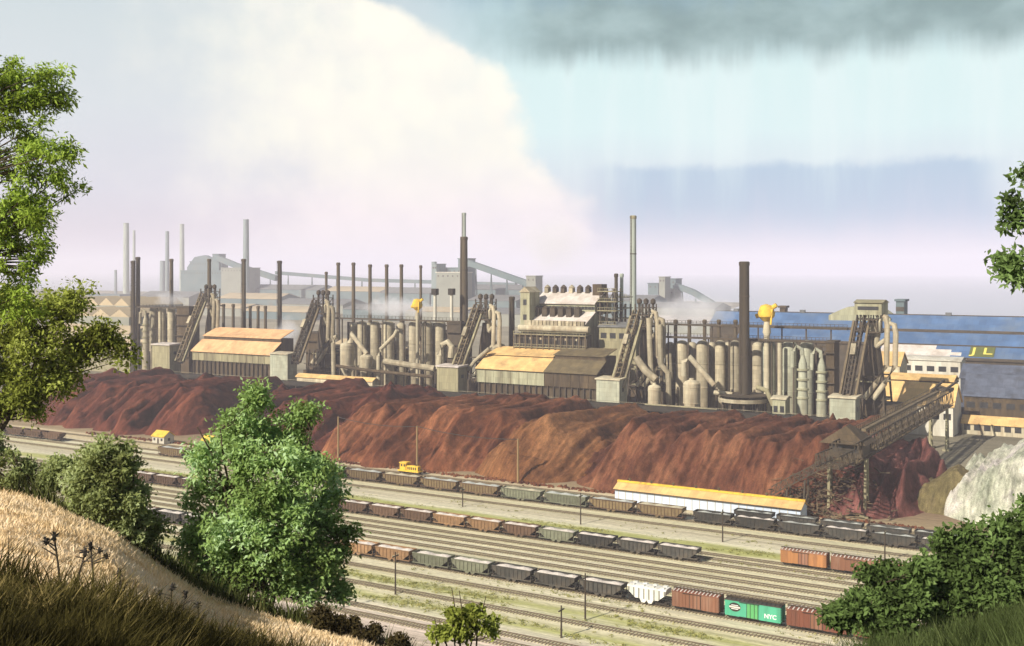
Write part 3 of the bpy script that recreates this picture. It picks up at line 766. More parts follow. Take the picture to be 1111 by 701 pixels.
# gantry posts and their cable along the foot of the ore
gt = []
for px, py, top, lb in ((367, 499, 452, 'tan cable post at the foot of the ore, just right of the tall bush'), (452.5, 510, 462, 'tan cable post behind the yellow switch engine'), (562, 524, 476, 'tan cable post at the foot of the ore, where the brown spur begins')):
    gt.append(pole(px, py, top, lb, 'posts carrying the cable before the ore', cross=False, mt='woodtan', r=.42))
for (a, b, lb) in ((0, 1, 'sagging dark cable between the left and the middle tan post'), (1, 2, 'sagging dark cable between the middle and the right tan post')):
    A, B = gt[a], gt[b]; m = MB(); pts = []
    for i in range(13):
        q = i/12; pts.append((A[0]+(B[0]-A[0])*q, A[1]+(B[1]-A[1])*q, A[2]-.2+(B[2]-A[2])*q - 2.2*4*q*(1-q)*.5))
    m.tube(pts, .13, k=6); m.single('cable', M['black'], A[0], A[1], 0, lb, 'cable')

# ------------------------------------------------------------------ ore bridge
def ore_bridge():
    n0, n1 = 309.5, 446.0; sa, sb = R(900, 312), R(940, 311)
    t = empty('ore_bridge', 'dark lattice ore bridge crane spanning from the yard over the red ore on tall legs', 'ore bridge', (sa+sb)/2, n0)
    zb, zt = 15.6, 21.2
    m = MB()
    sw = 6.0; s2 = sb - .5
    m.truss((s2, 300, zb), (s2, n1 + 7, zb), (0, 0, zt - zb), (-sw, 0, 0), 34, .34)
    m.build('girder', M['dark'], t)
    m = MB()
    for k in range(76): m.box((s2 - sw - .5, 302 + k*1.95, zb + .3), (s2 + .5, 302.5 + k*1.95, zb + .5))
    for q in (s2 - 1.6, s2 - sw + 1.6): m.box((q - .15, 302, zb + .5), (q + .15, n1 + 6, zb + .75))
    m.build('deck', M['hoist'], t)
    m = MB()
    for q in (s2 + .9, s2 - sw - .9):
        m.bar((q, 300, zb + 1.5), (q, n1 + 6, zb + 1.5), .12)
        for k in range(60): m.bar((q, 300 + k*2.5, zb + .3), (q, 300 + k*2.5, zb + 1.5), .1)
    m.build('railing', M['dark'], t)
    m = MB(); m.ext([(n0 + 14, zt + .3), (n1 - 6, zt + .3), (n1 - 6, zt + 1.0), (n0 + 14, zt + 1.0)], s2 - sw + 2.2, s2 - 2.6); m.build('conveyor_belt', M['hoist'], t)
    m = MB()
    for q in (s2 - .3, s2 - sw + .3):
        m.bar((q, n0 + 10, zt + 1.5), (q, n1, zt + 1.5), .14)
        for k in range(50): m.bar((q, n0 + 10 + k*2.5, zt), (q, n0 + 10 + k*2.5, zt + 1.5), .12)
    m.build('upper_railing', M['hoist'], t)
    for (s, n, lb) in ((sb, 311, 'leg'), (sa, 312.5, 'leg'), (s2, 440, 'leg'), (s2 - sw, 441, 'leg')):
        m = MB(); w = .95
        dn = 2.4 if n > 400 else 1.6
        for e in (-1, 1):
            m.bar((s, n + e*dn, 0), (s + (0 if s > sa + 1 else 0), n + e*.8, zb + .2), .7)
        for k in range(6):
            z0, z1 = zb*k/6, zb*(k+1)/6; e = 1 if k % 2 else -1
            m.bar((s, n + e*(dn + (.8-dn)*k/6), z0), (s, n - e*(dn + (.8-dn)*(k+1)/6), z1), .3)
            m.bar((s, n - (dn + (.8-dn)*k/6), z0 + .2), (s, n + (dn + (.8-dn)*k/6), z0 + .2), .28)
        m.build('leg', M['olive'], t)
        m = MB(); m.box((s - 1.2, n - 3, 0), (s + 1.2, n + 3, .7)); m.build('truck', M['olive'], t)
    m = MB(); m.bar((sa, 312, zb - 1), (sb, 311.5, zb - 1), .7); m.bar((sa, 312, zb - 1), ((sa+sb)/2, 312, zb - 4), .3); m.bar((sb, 312, zb - 1), ((sa+sb)/2, 312, zb - 4), .3)
    m.build('portal_beam', M['dark'], t)
    # hipped house over the near end
    m = MB(); a = (sa - 1.5, 306.5); b = (sb + 1.0, 319); zr = zt - 1.2
    i = len(m.v); m.v += [(a[0], a[1], zr), (b[0], a[1], zr), (b[0], b[1], zr), (a[0], b[1], zr), ((a[0]+b[0])/2, a[1] + 4, zr + 4.6), ((a[0]+b[0])/2, b[1] - 4, zr + 4.6)]
    m.f += [(0, 1, 4), (1, 2, 5, 4), (2, 3, 5), (3, 0, 4, 5), (3, 2, 1, 0)]; m.build('house_roof', M['brown'], t)
    m = MB(); m.box((sa + 1, 308, zb + .6), (sb - .4, 317, zr)); hs = m.build('operator_house', M['dark'], t)
    m = MB(); m.box((sa + 2, 307.95, zb + 2), (sb - 1.5, 307.998, zr - .6)); m.build('window', M['glass'], hs)
    # cantilevered boom over the tracks side
    m = MB(); m.truss((s2, 300, zb + 1), (s2, 284, zb + 1.5), (0, 0, 3.2), (-sw, 0, 0), 6, .3); m.build('boom', M['dark'], t)
    m = MB(); m.box((s2 - sw, n1 - 1, zt + .2), (s2 + .4, n1 + 7, zt + 1.2)); m.bar((s2 - 1, n1 - 10, zt + 1), (s2 + 1, n1 + 12, zt + 3.4), .7); m.bar((s2 - sw + 1, n1 - 10, zt + 1), (s2 - sw + 2, n1 + 12, zt + 3.4), .7)
    m.build('end_platform', M['dark'], t)
    # sloping chute truss down to the scrap heap
    m = MB(); m.truss((-97, 303, 4.6), (s2 - sw - .6, 307, zb - .5), (.5, 0, 2.6), (0, 4.4, 0), 14, .26); m.build('chute', M['dark'], t)
    m = MB()
    for q in (-93, -88): m.bar((q, 303.6, 0), (q + .3, 304.6, 7 + (q + 93)*.5), .45); m.bar((q, 308.4, 2), (q + .3, 307.6, 7 + (q + 93)*.5), .45); m.bar((q, 303.6, 1), (q, 308, 5), .25)
    m.build('chute_bent', M['dark'], t)
ore_bridge()

# ------------------------------------------------------------------ mill
def stack(px, top, n, wpx, mt, label, group=None, taper=.92, base=0.0, band=None):
    n = FN(n)
    s = R(px, n); Y = YD(s, n); r = wpx/F*Y/2; zt = Z(top, s, n)
    t = empty('chimney_stack', label, 'chimney stack', s, n, base, group)
    m = MB(); m.lathe(s, n, [(r*1.12, base), (r*1.02, base + (zt-base)*.5), (r*taper, zt - .6), (r*taper, zt - .02)], 16); m.build('shaft', M[mt], t)
    m = MB(); m.lathe(s, n, [(r*taper + .12, zt - 1.6), (r*taper + .2, zt - 1.3), (r*taper + .2, zt - .2), (r*taper*.8, zt + .1), (r*taper*.78, zt - .3)], 16); m.build('rim', M[mt if band is None else band], t)
    if wpx >= 4.5 and n < 700:
        m = MB(); a = -1.9
        for q in (-.35, .35): m.bar((s + r*1.12*math.cos(a) + q, n + r*1.12*math.sin(a) - .3, 4), (s + r*taper*math.cos(a) + q, n + r*taper*math.sin(a) - .3, zt), .16)
        k = int((zt - 4)/1.6)
        for j in range(k): f = (j + .5)/k; rr = r*(1.12 + (taper - 1.12)*f); m.bar((s + rr*math.cos(a) - .35, n + rr*math.sin(a) - .3, 4 + (zt - 4)*f), (s + rr*math.cos(a) + .35, n + rr*math.sin(a) - .3, 4 + (zt - 4)*f), .12)
        m.build('ladder', M['dark'], t)
        for f in (.45, .8):
            z = zt*f; rr = r*(1.05 + (taper - 1.05)*f); m = MB(); m.lathe(s, n, [(rr - .1, z - .25), (rr + .16, z - .2), (rr + .16, z + .2), (rr - .1, z + .25)], 16); m.build('band', M['dark'], t)
    return s, n, r, zt

def stove(px, top, n, wpx, mt, label, base=6.0, group=None, dome=.8):
    s = R(px, n); Y = YD(s, n); r = (wpx + 1.3)/F*Y/2; zt = Z(top, s, n)
    t = empty('hot_stove', label, 'hot stove', s, n, base - 6, group)
    prof = [(r, base - 6)] + [(r, zt - r*dome)] + [(r*math.cos(a), zt - r*dome + r*dome*math.sin(a)) for a in (.25, .5, .8, 1.1, 1.35)] + [(r*.08, zt)]
    m = MB(); m.lathe(s, n, prof, 24); m.build('shell', M[mt], t)
    for k, q in enumerate((.35, .68)):
        z = base + (zt - base)*q
        m = MB(); m.lathe(s, n, [(r + .02, z - .2), (r + .14, z - .15), (r + .14, z + .15), (r + .02, z + .2)], 24); m.build('hoop', M[mt], t)
    m = MB(); m.tube([(s - r*.3, n - r - .7, base - 4), (s - r*.3, n - r - .7, base + (zt-base)*.3), (s - r*.3, n - r + .3, base + (zt-base)*.34)], .55, k=8); m.build('valve_pipe', M['dark'], t)
    return s, n, r, zt

def dust_catcher(px, top, bot, n, wpx, mt, label, pipe=None):
    s = R(px, n); Y = YD(s, n); r = wpx/F*Y/2; zt = Z(top, s, n); zb = Z(bot, s, n)
    t = empty('dust_catcher', label, 'dust catcher', s, n)
    m = MB(); m.lathe(s, n, [(r*.25, zb - r*1.5), (r, zb), (r, zt - r*.45), (r*.8, zt - r*.2), (r*.3, zt), (r*.3, zt + .6), (.05, zt + .7)], 20); m.build('tank', M[mt], t)
    for q in (0.12, .85):
        z = zb + (zt - r*.45 - zb)*q
        m = MB(); m.lathe(s, n, [(r + .02, z - .2), (r + .13, z - .14), (r + .13, z + .14), (r + .02, z + .2)], 20); m.build('hoop', M[mt], t)
    for a in range(4):
        an = a*math.pi/2 + .8; m = MB()
        m.bar((s + r*1.02*math.cos(an), n + r*1.02*math.sin(an), 0), (s + r*1.02*math.cos(an), n + r*1.02*math.sin(an), zb + 1), .5); m.build('leg', M['dark'], t)
    if pipe:
        m = MB(); pts = []
        for (a, b) in pipe:
            ss = R(a, n - r*.2); pts.append((ss, n - r*.2, Z(b, ss, n - r*.2)))
        m.tube(pts, 1.15, k=10); m.build('inlet_pipe', M[mt], t)
    return s, n, r, zt

def banded_tower(px, top, bot, n, wpx, mt, label):
    s = R(px, n); Y = YD(s, n); r = wpx/F*Y/2; zt = Z(top, s, n); zb = Z(bot, s, n); h = zt - zb
    t = empty('gas_washer', label, 'gas washer', s, n)
    m = MB(); m.lathe(s, n, [(r*1.1, 0), (r*1.1, zb), (r*.95, zb + h*.3), (r*.9, zb + h*.6), (r*.85, zb + h*.82), (r*.55, zb + h*.92), (r*.3, zt), (r*.3, zt + 1.5)], 20); m.build('tower', M[mt], t)
    for q in (.12, .3, .5, .7):
        z = zb + h*q; m = MB(); m.lathe(s, n, [(r*.9, z - .5), (r*1.22, z - .4), (r*1.22, z + .25), (r*.9, z + .35)], 20); m.build('ring_platform', M['olive' if mt != 'sage' else 'sagedk'], t)
    m = MB(); rr = .8; m.tube([(s - r*.2, n, zt), (s - r*.2, n, zt + 2.2), (s - r*1.2, n - .5, zt + 3.4), (s - r*1.9, n - 1, zt + 1.5), (s - r*2.0, n - 1, zt - 5)], rr, k=8); m.build('gas_pipe', M[mt], t)

def pit_house(a, b, top, n, depth, mt, label, bot=None):
    s0, s1 = R(a, n), R(b, n); zt = Z(top, s1, n)
    t = empty('hoist_house', label, 'hoist house', (s0+s1)/2, n)
    m = MB(); m.box((s0, n, 0), (s1, n + depth, zt)); wl = m.build('wall', M[mt], t)
    m = MB(); m.ext([(n - .6, zt + .002), (n + depth + .4, zt + .002), (n + depth + .4, zt + 1.0), (n - .6, zt + .55)], s0 - .5, s1 + .5); m.build('roof', M['wroof' if mt != 'sage' else 'cream'], t)
    w = (s1 - s0)
    m = MB(); m.box((s1 + .003, n + depth*.35, zt - 5), (s1 + .06, n + depth*.6, zt - 3.4)); m.build('window', M['glass'], wl)
    for q in (.12, .88):
        m = MB(); m.box((s0 + w*q - .12, n - .1, .5), (s0 + w*q + .12, n - .003, zt - .3)); m.build('downpipe', M[mt], wl)

def furnace(pxb, pyb, pxt, pyt, n, mt, label, trunk=1.0, pale='tan', top='posts'):
    """blast furnace with inclined skip hoist running back from the hoist house"""
    n1 = n + 22
    sb = R(pxb, n); zb = Z(pyb, sb, n)
    st = R(pxt, n1); zt = Z(pyt, st, n1); sc = st + 3.2; nc = n1 + 5
    t = empty('blast_furnace', label, 'blast furnace', sc, nc)
    rb = 5.2*trunk
    m = MB(); m.lathe(sc, nc, [(rb*1.15, 0), (rb*1.15, 7), (rb*.95, 8.5), (rb*1.1, 13), (rb*.98, 20), (rb*.72, zt - 17), (rb*.55, zt - 12), (rb*.5, zt - 9)], 22); m.build('furnace_shell', M['dark'], t)
    for z in (10, 17, 24):
        m = MB(); m.lathe(sc, nc, [(rb*.9, z - .25), (rb*1.35, z - .25), (rb*1.35, z + .1), (rb*.9, z + .1)], 22); m.build('ring_platform', M['olive'], t)
    # skip incline: a lattice box girder with two skip rails
    w = 2.6
    m = MB(); m.truss((sb - w/2, n + 1, zb - 3), (st - w/2, n1 + 1, zt - 2), (0, -1.1, 1.8), (w, 0, 0), 15, .48)
    inc = m.build('skip_incline', M[mt], t)
    m = MB(); m.bar((sb + .1, n + 2.2, zb - 4.4), (st + .1, n1 + 2.2, zt - 3.4), 1.9, .5); m.build('skip_bridge_plate', M['black'], inc)
    m = MB(); m.bar((sb - 2.9, n + 1, zb - 3.2), (st - 2.9, n1 + 1, zt - 3.2), .8, 1.5); m.bar((sb + 3.0, n + 1, zb - 3.2), (st + 3.0, n1 + 1, zt - 3.2), .8, 1.5); m.build('stairway', M['olive' if mt == 'hoist' else 'hoist'], inc)
    q = .55; m = MB(); sk = Vector((sb + (st - sb)*q, n + 22*q - 1.2, zb + (zt - zb)*q + .4)); m.bar(sk - Vector((0, 1.2, 2.0)), sk + Vector((0, 1.2, 2.0)), 1.9, 1.6); m.build('skip_car', M['tan'], inc)
    # top works: platform, sheave posts, hopper
    m = MB(); m.box((sc - 4.5, nc - 7, zt - 7.5), (sc + 5, nc + 4.5, zt - 7)); m.box((sc - 3.4, nc - 6, zt - 2.6), (sc + 3.4, nc + 3, zt - 2.2)); m.build('top_platform', M['dark'], t)
    m = MB()
    for dx in (-3.2, 0, 3.2):
        for dy in (-5.8, 2.4): m.bar((sc + dx, nc + dy, zt - 7), (sc + dx, nc + dy, zt + 2.5), .45)
    for dx in (-3.2, 3.2): m.bar((sc + dx, nc - 5.8, zt - 7), (sc + dx, nc + 2.4, zt + 1), .25); m.bar((sc + dx, nc + 2.4, zt - 7), (sc + dx, nc - 5.8, zt + 1), .25)
    for dy in (-5.8, 2.4):
        m.bar((sc - 3.2, nc + dy, zt - 7), (sc, nc + dy, zt + 1), .25); m.bar((sc + 3.2, nc + dy, zt - 7), (sc, nc + dy, zt + 1), .25)
        m.bar((sc - 3.4, nc + dy, zt + .8), (sc + 3.4, nc + dy, zt + .8), .4); m.bar((sc - 3.4, nc + dy, zt - 4), (sc + 3.4, nc + dy, zt - 4), .25)
    fr_ = m.build('top_frame', M['dark'], t)
    if top == 'posts':
        for dx in (-2.9, .3, 3.6):
            m = MB(); m.lathe(sc + dx, nc - 2, [(.55, zt - 3), (.55, zt + 2.2), (1.15, zt + 2.8), (1.15, zt + 4.2), (.5, zt + 4.8), (.05, zt + 5)], 10); m.build('bleeder', M['dark'], t)
    else:
        m = MB(); m.box((sc - 5.2, nc - 7, zt - .5), (sc + 5.2, nc + 4, zt + 4.2)); hh = m.build('head_house', M['sagedk'], t)
        m = MB(); m.ext([(nc - 7.6, zt + 4.2), (nc + 4.6, zt + 4.2), (nc - 1.5, zt + 5.4)], sc - 5.7, sc + 5.7); m.build('roof', M['olive'], hh)
        m = MB(); m.box((sc - 4, nc - 7.06, zt + 1.4), (sc + 4, nc - 7.003, zt + 2.8)); m.build('window', M['glass'], hh)
    m = MB(); m.lathe(sc, nc, [(1.2, zt - 9), (2.6, zt - 6.5), (2.6, zt - 4.5), (1.0, zt - 2.6)], 14); m.build('top_hopper', M[pale], t)
    # uptakes and goose-neck downcomer on the right
    for k, (dx, dz) in enumerate(((4.2, 0), (7.4, -3))):
        m = MB(); z1 = zt - 3 + dz
        m.tube([(sc + rb*.4, nc - 2.5, zt - 13), (sc + dx - 1.0, nc - 4, zt - 7 + dz), (sc + dx - .6, nc - 4.4, z1), (sc + dx + .6, nc - 5, z1 + 2.4), (sc + dx + 2.2, nc - 5.4, z1 + 1.8), (sc + dx + 2.8, nc - 5.6, z1 - 1.5),
                (sc + dx + 2.6, nc - 6, zt - 20), (sc + dx - 1, nc - 8, zt - 27), (sc + dx - 5, nc - 9.5, zt - 33)], 1.05, k=10)
        m.build('downcomer', M[pale], t)
    # lower structure: columns and cast-house floor
    m = MB()
    for dx in (-7, -2.5, 2.5, 7):
        for dy in (-8, 8): m.bar((sc + dx, nc + dy, 0), (sc + dx*.75, nc + dy*.8, 26), .7)
    for z in (8, 17, 26):
        f = 1 - .25*z/26
        for dy in (-8, 8): m.bar((sc - 7*f, nc + dy*(1-.2*z/26), z), (sc + 7*f, nc + dy*(1-.2*z/26), z), .5)
    m.bar((sc - 7, nc - 8, 0), (sc + 6, nc - 6.8, 17), .35); m.bar((sc + 7, nc - 8, 0), (sc - 6, nc - 6.8, 17), .35); m.bar((sc - 6, nc - 6.8, 17), (sc + 5.4, nc - 6.4, 26), .35)
    m.build('column_frame', M['dark'], t)
    m = MB(); m.box((sc - 10, nc - 6, 0), (sc + 10, nc + 10, 15)); m.build('furnace_house', M['brown'], t)

def stock_house(a0, a1, eave, ridge, n, depth, roofm, wallm, label, split=None, up=None, dark_bot=None, split_mats=None):
    zw = 0
    """long shed with a lower lean-to roof in front and an upper roof behind"""
    s0, s1 = R(a0, n), R(a1, n); ze = Z(eave, s1, n); zr = Z(ridge, s1, n + depth*.45)
    t = empty('stock_house', label, 'shed', (s0+s1)/2, n); zw = ze - dark_bot if dark_bot else 0
    cuts = [(s0, s1, roofm, wallm)] if split is None else [(s0, R(split, n), roofm, wallm), (R(split, n), s1, split_mats[0], split_mats[1])]
    nm = n + depth*.45; hz = .42
    for (x0, x1, rm, wm) in cuts:
        m = MB(); m.box((x0, n + .6, zw), (x1, n + depth, ze - .3)); wl = m.build('wall', M[wm], t)
        k = max(3, int((x1 - x0)/4.2))
        for j in range(k + 1):
            x = x0 + (x1 - x0)*j/k; v = MB(); v.box((x - .15, n + .42, zw), (x + .15, n + .597, ze - .3)); v.build('pilaster', M[wm], wl)
        m = MB(); m.ext([(n - .4, ze - .35), (nm, zr - .35), (nm, zr), (n - .4, ze)], x0 - (.5 if x0 == s0 else -.002), x1 + (.5 if x1 == s1 else -.002)); rf = m.build('lower_roof', M[rm], t)
        if up:
            zu0, zu1 = Z(up[0], x1, nm + .5), Z(up[1], x1, n + depth)
            m = MB(); m.box((x0 + .3, nm + .4, ze - .3), (x1 - .3, n + depth, zu0 - .3)); m.build('clerestory', M['brown'], t)
            m = MB(); m.ext([(nm - .3, zu0 - .3), (n + depth + .4, zu1 - .3), (n + depth + .4, zu1), (nm - .3, zu0)], x0, x1 - .004); m.build('upper_roof', M[rm], t)
    if dark_bot:
        m = MB(); m.box((s0 + .5, n + 1.8, 0), (s1 - .5, n + depth - .5, zw - .005)); m.build('bin_wall', M['brown'], t)
        k = int((s1 - s0)/3)
        for j in range(k + 1):
            x = s0 + .6 + (s1 - s0 - 1.2)*j/k; v = MB(); v.box((x - .25, n + .9, 0), (x + .25, n + 1.797, zw - .005)); v.build('bin_post', M['dark'], t)
    return t

NP = 420
# hoist houses
pit_house(165, 184, 375, NP, 8, 'olive', 'small dull hoist house at the far left, under the leftmost skip hoist')
pit_house(293, 312, 385, NP, 7, 'sage', 'pale hoist house beside the orange roofed shed, behind the dark ore')
pit_house(474, 497, 399, NP, 7.5, 'olive', 'olive hoist house in the middle, left of the shed with the shade-painted roof half')
pit_house(647, 672, 413, NP, 7.5, 'sage', 'pale green hoist house right of the roof half painted brown as shade')
pit_house(900, 928, 433, NP, 7.5, 'sage', 'green hoist house with cream top, left of the ore bridge')
# blast furnaces
furnace(193, 386, 219, 318, NP + 2, 'hoist', 'leftmost blast furnace with its slanting skip hoist', pale='tan')
furnace(319, 386, 341, 325, NP + 2, 'dark', 'second blast furnace from the left, its dark skip hoist behind the orange roofed shed', pale='tan')
furnace(492, 400, 517, 330, NP + 2, 'hoist', 'middle blast furnace with twin goose neck pipes, left of the big cast house', pale='cream')
furnace(668, 412, 690, 336, NP + 2, 'hoist', 'blast furnace with tan skip hoist just right of the big cast house', pale='tan')
furnace(917, 432, 934, 340, NP + 2, 'dark', 'rightmost blast furnace with boxy green head house above its skip hoist', top='box', pale='cream')
# stock houses
stock_house(208, 293, 385, 371.5, NP + 5, 18, 'oroof', 'olive', 'long orange roofed shed on the left, before the row of short stacks', up=(367.5, 358), dark_bot=5.0)
stock_house(517, 647, 406, 391.5, NP + 4, 20, 'yroof', 'sagedk', 'stepped shed in the middle, ochre roofed, its right half painted brown as shade', split=590, split_mats=('broof', 'brown'), up=(387, 378.5), dark_bot=6.5)  # brown right half paints a cast shadow onto roof and wall

# ore trestle behind the piles
def trestle():
    n = 413.5; s0, s1 = R(150, n), R(900, n)
    t = empty('ore_trestle', 'long dark steel trestle running behind the ore piles', 'trestle', s0, n)
    zt = 12.2
    m = MB(); m.box((s0, n - 1.2, zt - 1.6), (s1, n - .8, zt)); m.box((s0, n + 2.2, zt - 1.6), (s1, n + 2.6, zt)); m.box((s0, n - 1.2, zt + .003), (s1, n + 2.6, zt + .3)); m.build('girder', M['black'], t)
    m = MB(); m.box((s0, n + 2.8, 1), (s1, n + 3.1, zt - 2)); m.build('back_plate', M['black'], t)
    x = s0 + 2; k = 0
    while x < s1:
        m = MB(); m.bar((x, n - 1.6, 0), (x, n - .9, zt - 1.6), .6); m.bar((x, n + 3.6, 0), (x, n + 2.3, zt - 1.6), .6); m.bar((x, n - 1.6, 2), (x, n + 2.3, zt - 2), .3); m.build('bent', M['dark'], t); x += 7.5
    m = MB(); m.bar((s0, n - 1.1, zt + 1.3), (s1, n - 1.1, zt + 1.3), .12); m.build('railing', M['tan'], t)
trestle()

# left stove group and stacks
stack(144.6, 283, 452, 4.6, 'stackdk', 'dark brown stack at the left, the left one of the touching pair'); stack(149.8, 279, 456, 4.6, 'stackdk', 'dark brown stack at the left, the right one of the touching pair')
SG = 'stoves of the left group'
banded_tower(158, 342, 376, 445, 6.5, 'tan', 'tan gas washer right beside the pair of touching dark stacks')
for px, lb in ((166.5, 'tan stove between the left gas washer and the leftmost skip hoist, first of three'), (176, 'tan stove left of the leftmost skip hoist, middle of three'), (186, 'tan stove nearest to the leftmost skip hoist')):
    stove(px, 333, 452, 7, 'tan', lb, group=SG)
stack(186, 281, 478, 4.2, 'stack', 'slender brown stack above the leftmost stoves')
stack(227, 281, 478, 4.2, 'stack', 'slender brown stack rising right behind the leftmost furnace top')
stack(264.5, 281, 478, 4.6, 'stack', 'slender brown stack behind the orange roofed shed')
stack(303.5, 283, 480, 4.8, 'stackdk', 'dark slender stack left of the second furnace top')
for px, top, lb in ((234.5, 331, 'short tan stack next to the leftmost furnace, lowest of the short row'), (242.5, 330, 'short brown stack, second of the short row behind the orange roofs'), (253, 330, 'short brown stack, third of the short row behind the orange roofs'),
                (271.5, 332, 'short brown stack just right of the slender stack in the short row'), (280, 332, 'short brown stack second from the right end of the short row'), (288, 332, 'short dark stack at the right end of the short row')):
    stack(px, top, 470, 3.4, 'stack', lb, 'short stacks behind the orange roofed shed', base=0)
# big shed behind the left group
def gable(name, a0, a1, n0, n1, eave, ridge, roofm, wallm, label, cat='building', windows=0, z0=0.0, wmat='glass', over=.6, mono=False, base_n=None, group=None):
    s0, s1 = R(a0, n0), R(a1, n0); ze = Z(eave, (s0+s1)/2, n0); nr = (n0+n1)/2 if not mono else n1
    zr = Z(ridge, R((a0+a1)/2, nr), nr)
    t = empty(name, label, cat, (s0+s1)/2, n0, 0, group)
    prof = [(n0, z0), (n1, z0), (n1, ze if not mono else zr - .3), (nr, zr - .3), (n0, ze)] if not mono else [(n0, z0), (n1, z0), (n1, zr - .3), (n0, ze)]
    m = MB(); m.ext(prof, s0, s1); wl = m.build('wall', M[wallm], t)
    sl = (zr - ze)/(nr - n0)
    m = MB()
    if mono: m.ext([(n0 - over, ze - over*sl + .02), (n1 + over, zr + .02), (n1 + over, zr + .4), (n0 - over, ze - over*sl + .4)], s0 - over, s1 + over)
    else: m.ext([(n0 - over, ze - over*sl + .02), (nr, zr + .02), (n1 + over, ze - over*sl + .02), (n1 + over, ze - over*sl + .4), (nr, zr + .45), (n0 - over, ze - over*sl + .4)], s0 - over, s1 + over)
    rf = m.build('roof', M[roofm], t)
    for j in range(windows):
        x = s0 + (s1 - s0)*(j + .5)/windows; w = (s1 - s0)/windows*.32; zz = ze - (ze - z0)*.36 if ze - z0 < 14 else ze - 4
        v = MB(); v.box((x - w, n0 - .08, zz - 1.2), (x + w, n0 - .003, zz + 1.3)); v.build('window', M[wmat], wl)
    return t, s0, s1, ze, zr, rf, wl, nr

# middle-left group (platform line, stoves, pipes)
def walkway(a0, a1, py, n, label, lvl2=None, posts=18, down=None):
    s0, s1 = R(a0, n), R(a1, n); z = Z(py, (s0+s1)/2, n)
    t = empty('walkway', label, 'walkway', (s0+s1)/2, n)
    m = MB(); m.box((s0, n - 1.2, z - .8), (s1, n + 1.2, z)); m.build('deck', M['dark'], t)
    m = MB()
    for k in range(posts*2 + 1):
        x = s0 + (s1 - s0)*k/(posts*2); m.bar((x, n - 1.1, z), (x, n - 1.1, z + 1.4), .14)
    m.bar((s0, n - 1.1, z + 1.4), (s1, n - 1.1, z + 1.4), .16); m.bar((s0, n - 1.1, z + .7), (s1, n - 1.1, z + .7), .1); m.build('railing', M['dark'], t)
    for k in range(posts + 1):
        x = s0 + (s1 - s0)*k/posts
        if down and k % 3 == 0: v = MB(); v.bar((x, n, 0), (x, n, z - .8), .5); v.build('column', M['dark'], t)
    return z
walkway(150, 207, 333, 448, 'dark walkway over the leftmost stoves', posts=8, down=True)
walkway(350, 502, 346, 447, 'long dark walkway on top of the stoves left of the middle furnace', posts=20, down=True)
SG2 = 'stoves between the second and the middle furnace'
for px, w, lb in ((393, 9, 'tan stove right of the domed tank, left of the diagonal pipe'), (407, 9, 'tan stove behind the lower end of the diagonal pipe'), (421, 12.5, 'wide tan stove in the middle of the left centre stove row'), (449, 10, 'tan stove below the yellow valve'),
              (463.5, 10.5, 'tall tan stove right of the yellow valve'), (478, 10, 'tan stove behind the bent pipe beside the middle hoist house')):
    stove(px, 348, 452, w, 'tan', lb, group=SG2)
for px, w, lb in ((384, 8, 'narrow tan stove set back behind the cream domed tank'), (435, 9, 'tan stove set back behind the pale bent pipe'), (471, 8, 'slim tan stove set back, left of the bent pipe'), (400, 8, 'slim tan stove set back between the first two of the row')):
    stove(px, 350, 458, w, 'tan', lb, group=SG2)
stove(357, 342, 450, 12, 'tan', 'broad tan stove tower close behind the second furnace', group=SG2)
dust_catcher(376.5, 371, 399, 434, 15, 'cream', 'cream domed dust catcher tank right of the second furnace', pipe=[(379, 372), (381, 362), (398, 384)])
dust_catcher(397.5, 384, 402, 434, 14, 'tan', 'low tan domed tank where two diagonal pipes meet')
dust_catcher(540, 372, 383, 446, 18, 'tan', 'low broad tank right of the middle furnace')
def pipe(pts, n, r, mt, label, nn=None):
    P = []
    for (a, b) in pts:
        s = R(a, n); P.append((s, n, Z(b, s, n)))
    m = MB(); m.tube(P, r, k=10)
    m.single('gas_main', M[mt], P[0][0], n, 0, label, 'pipe')
pipe([(431, 358), (428, 364), (413, 379), (410.5, 386), (410.5, 412)], 431, 1.0, 'cream', 'pale bent pipe sloping down to the left in front of the wide stove')
pipe([(362, 412), (361.5, 372), (363, 366), (366, 365)], 431, 1.1, 'tan', 'upright pipe left of the cream domed tank')
pipe([(417, 392), (443, 396), (472, 400)], 430, 1.5, 'tan', 'thick horizontal gas main across the stove feet left of the middle hoist house')
pipe([(365, 397), (400, 402), (470, 409)], 427, .8, 'brown', 'thin brown horizontal main low in front of the stoves')
pipe([(476, 400), (477, 385), (480, 374), (486, 371), (490, 376), (489, 388)], 428, 1.4, 'cream', 'cream hooked pipe above the middle hoist house')
pipe([(531, 378), (515, 392), (508, 402)], 430, .9, 'tan', 'slanting pipe below the twin goose necks')
SB = 'slender stacks in a row behind the left centre stoves'
for px, top, lb in ((367, 285, 'slender stack, first from the left of the even row behind the stoves'), (383.5, 285, 'slender stack, second of the even row behind the stoves'), (401.5, 287, 'slender stack, third of the even row behind the stoves'),
                (419.5, 287, 'slender stack, fourth of the even row behind the stoves'), (435.5, 287, 'slender stack, fifth of the even row behind the stoves'), (456.5, 288, 'thin stack at the right end of the even row, above the yellow valve'), (354, 295, 'short thin dark stack just right of the second furnace top')):
    stack(px, top, 500, 4.0 if px < 450 and px > 360 else 3, 'stack', lb, SB)
stack(503.5, 257, 470, 8.5, 'stack', 'thick brown stack beside the middle furnace', taper=.88)
stack(503.5, 231, 640, 4.6, 'stackpale', 'pale stack showing above the thick brown stack')
stack(555.5, 322, 462, 6, 'stackdk', 'stubby dark stack left of the cast house tower')
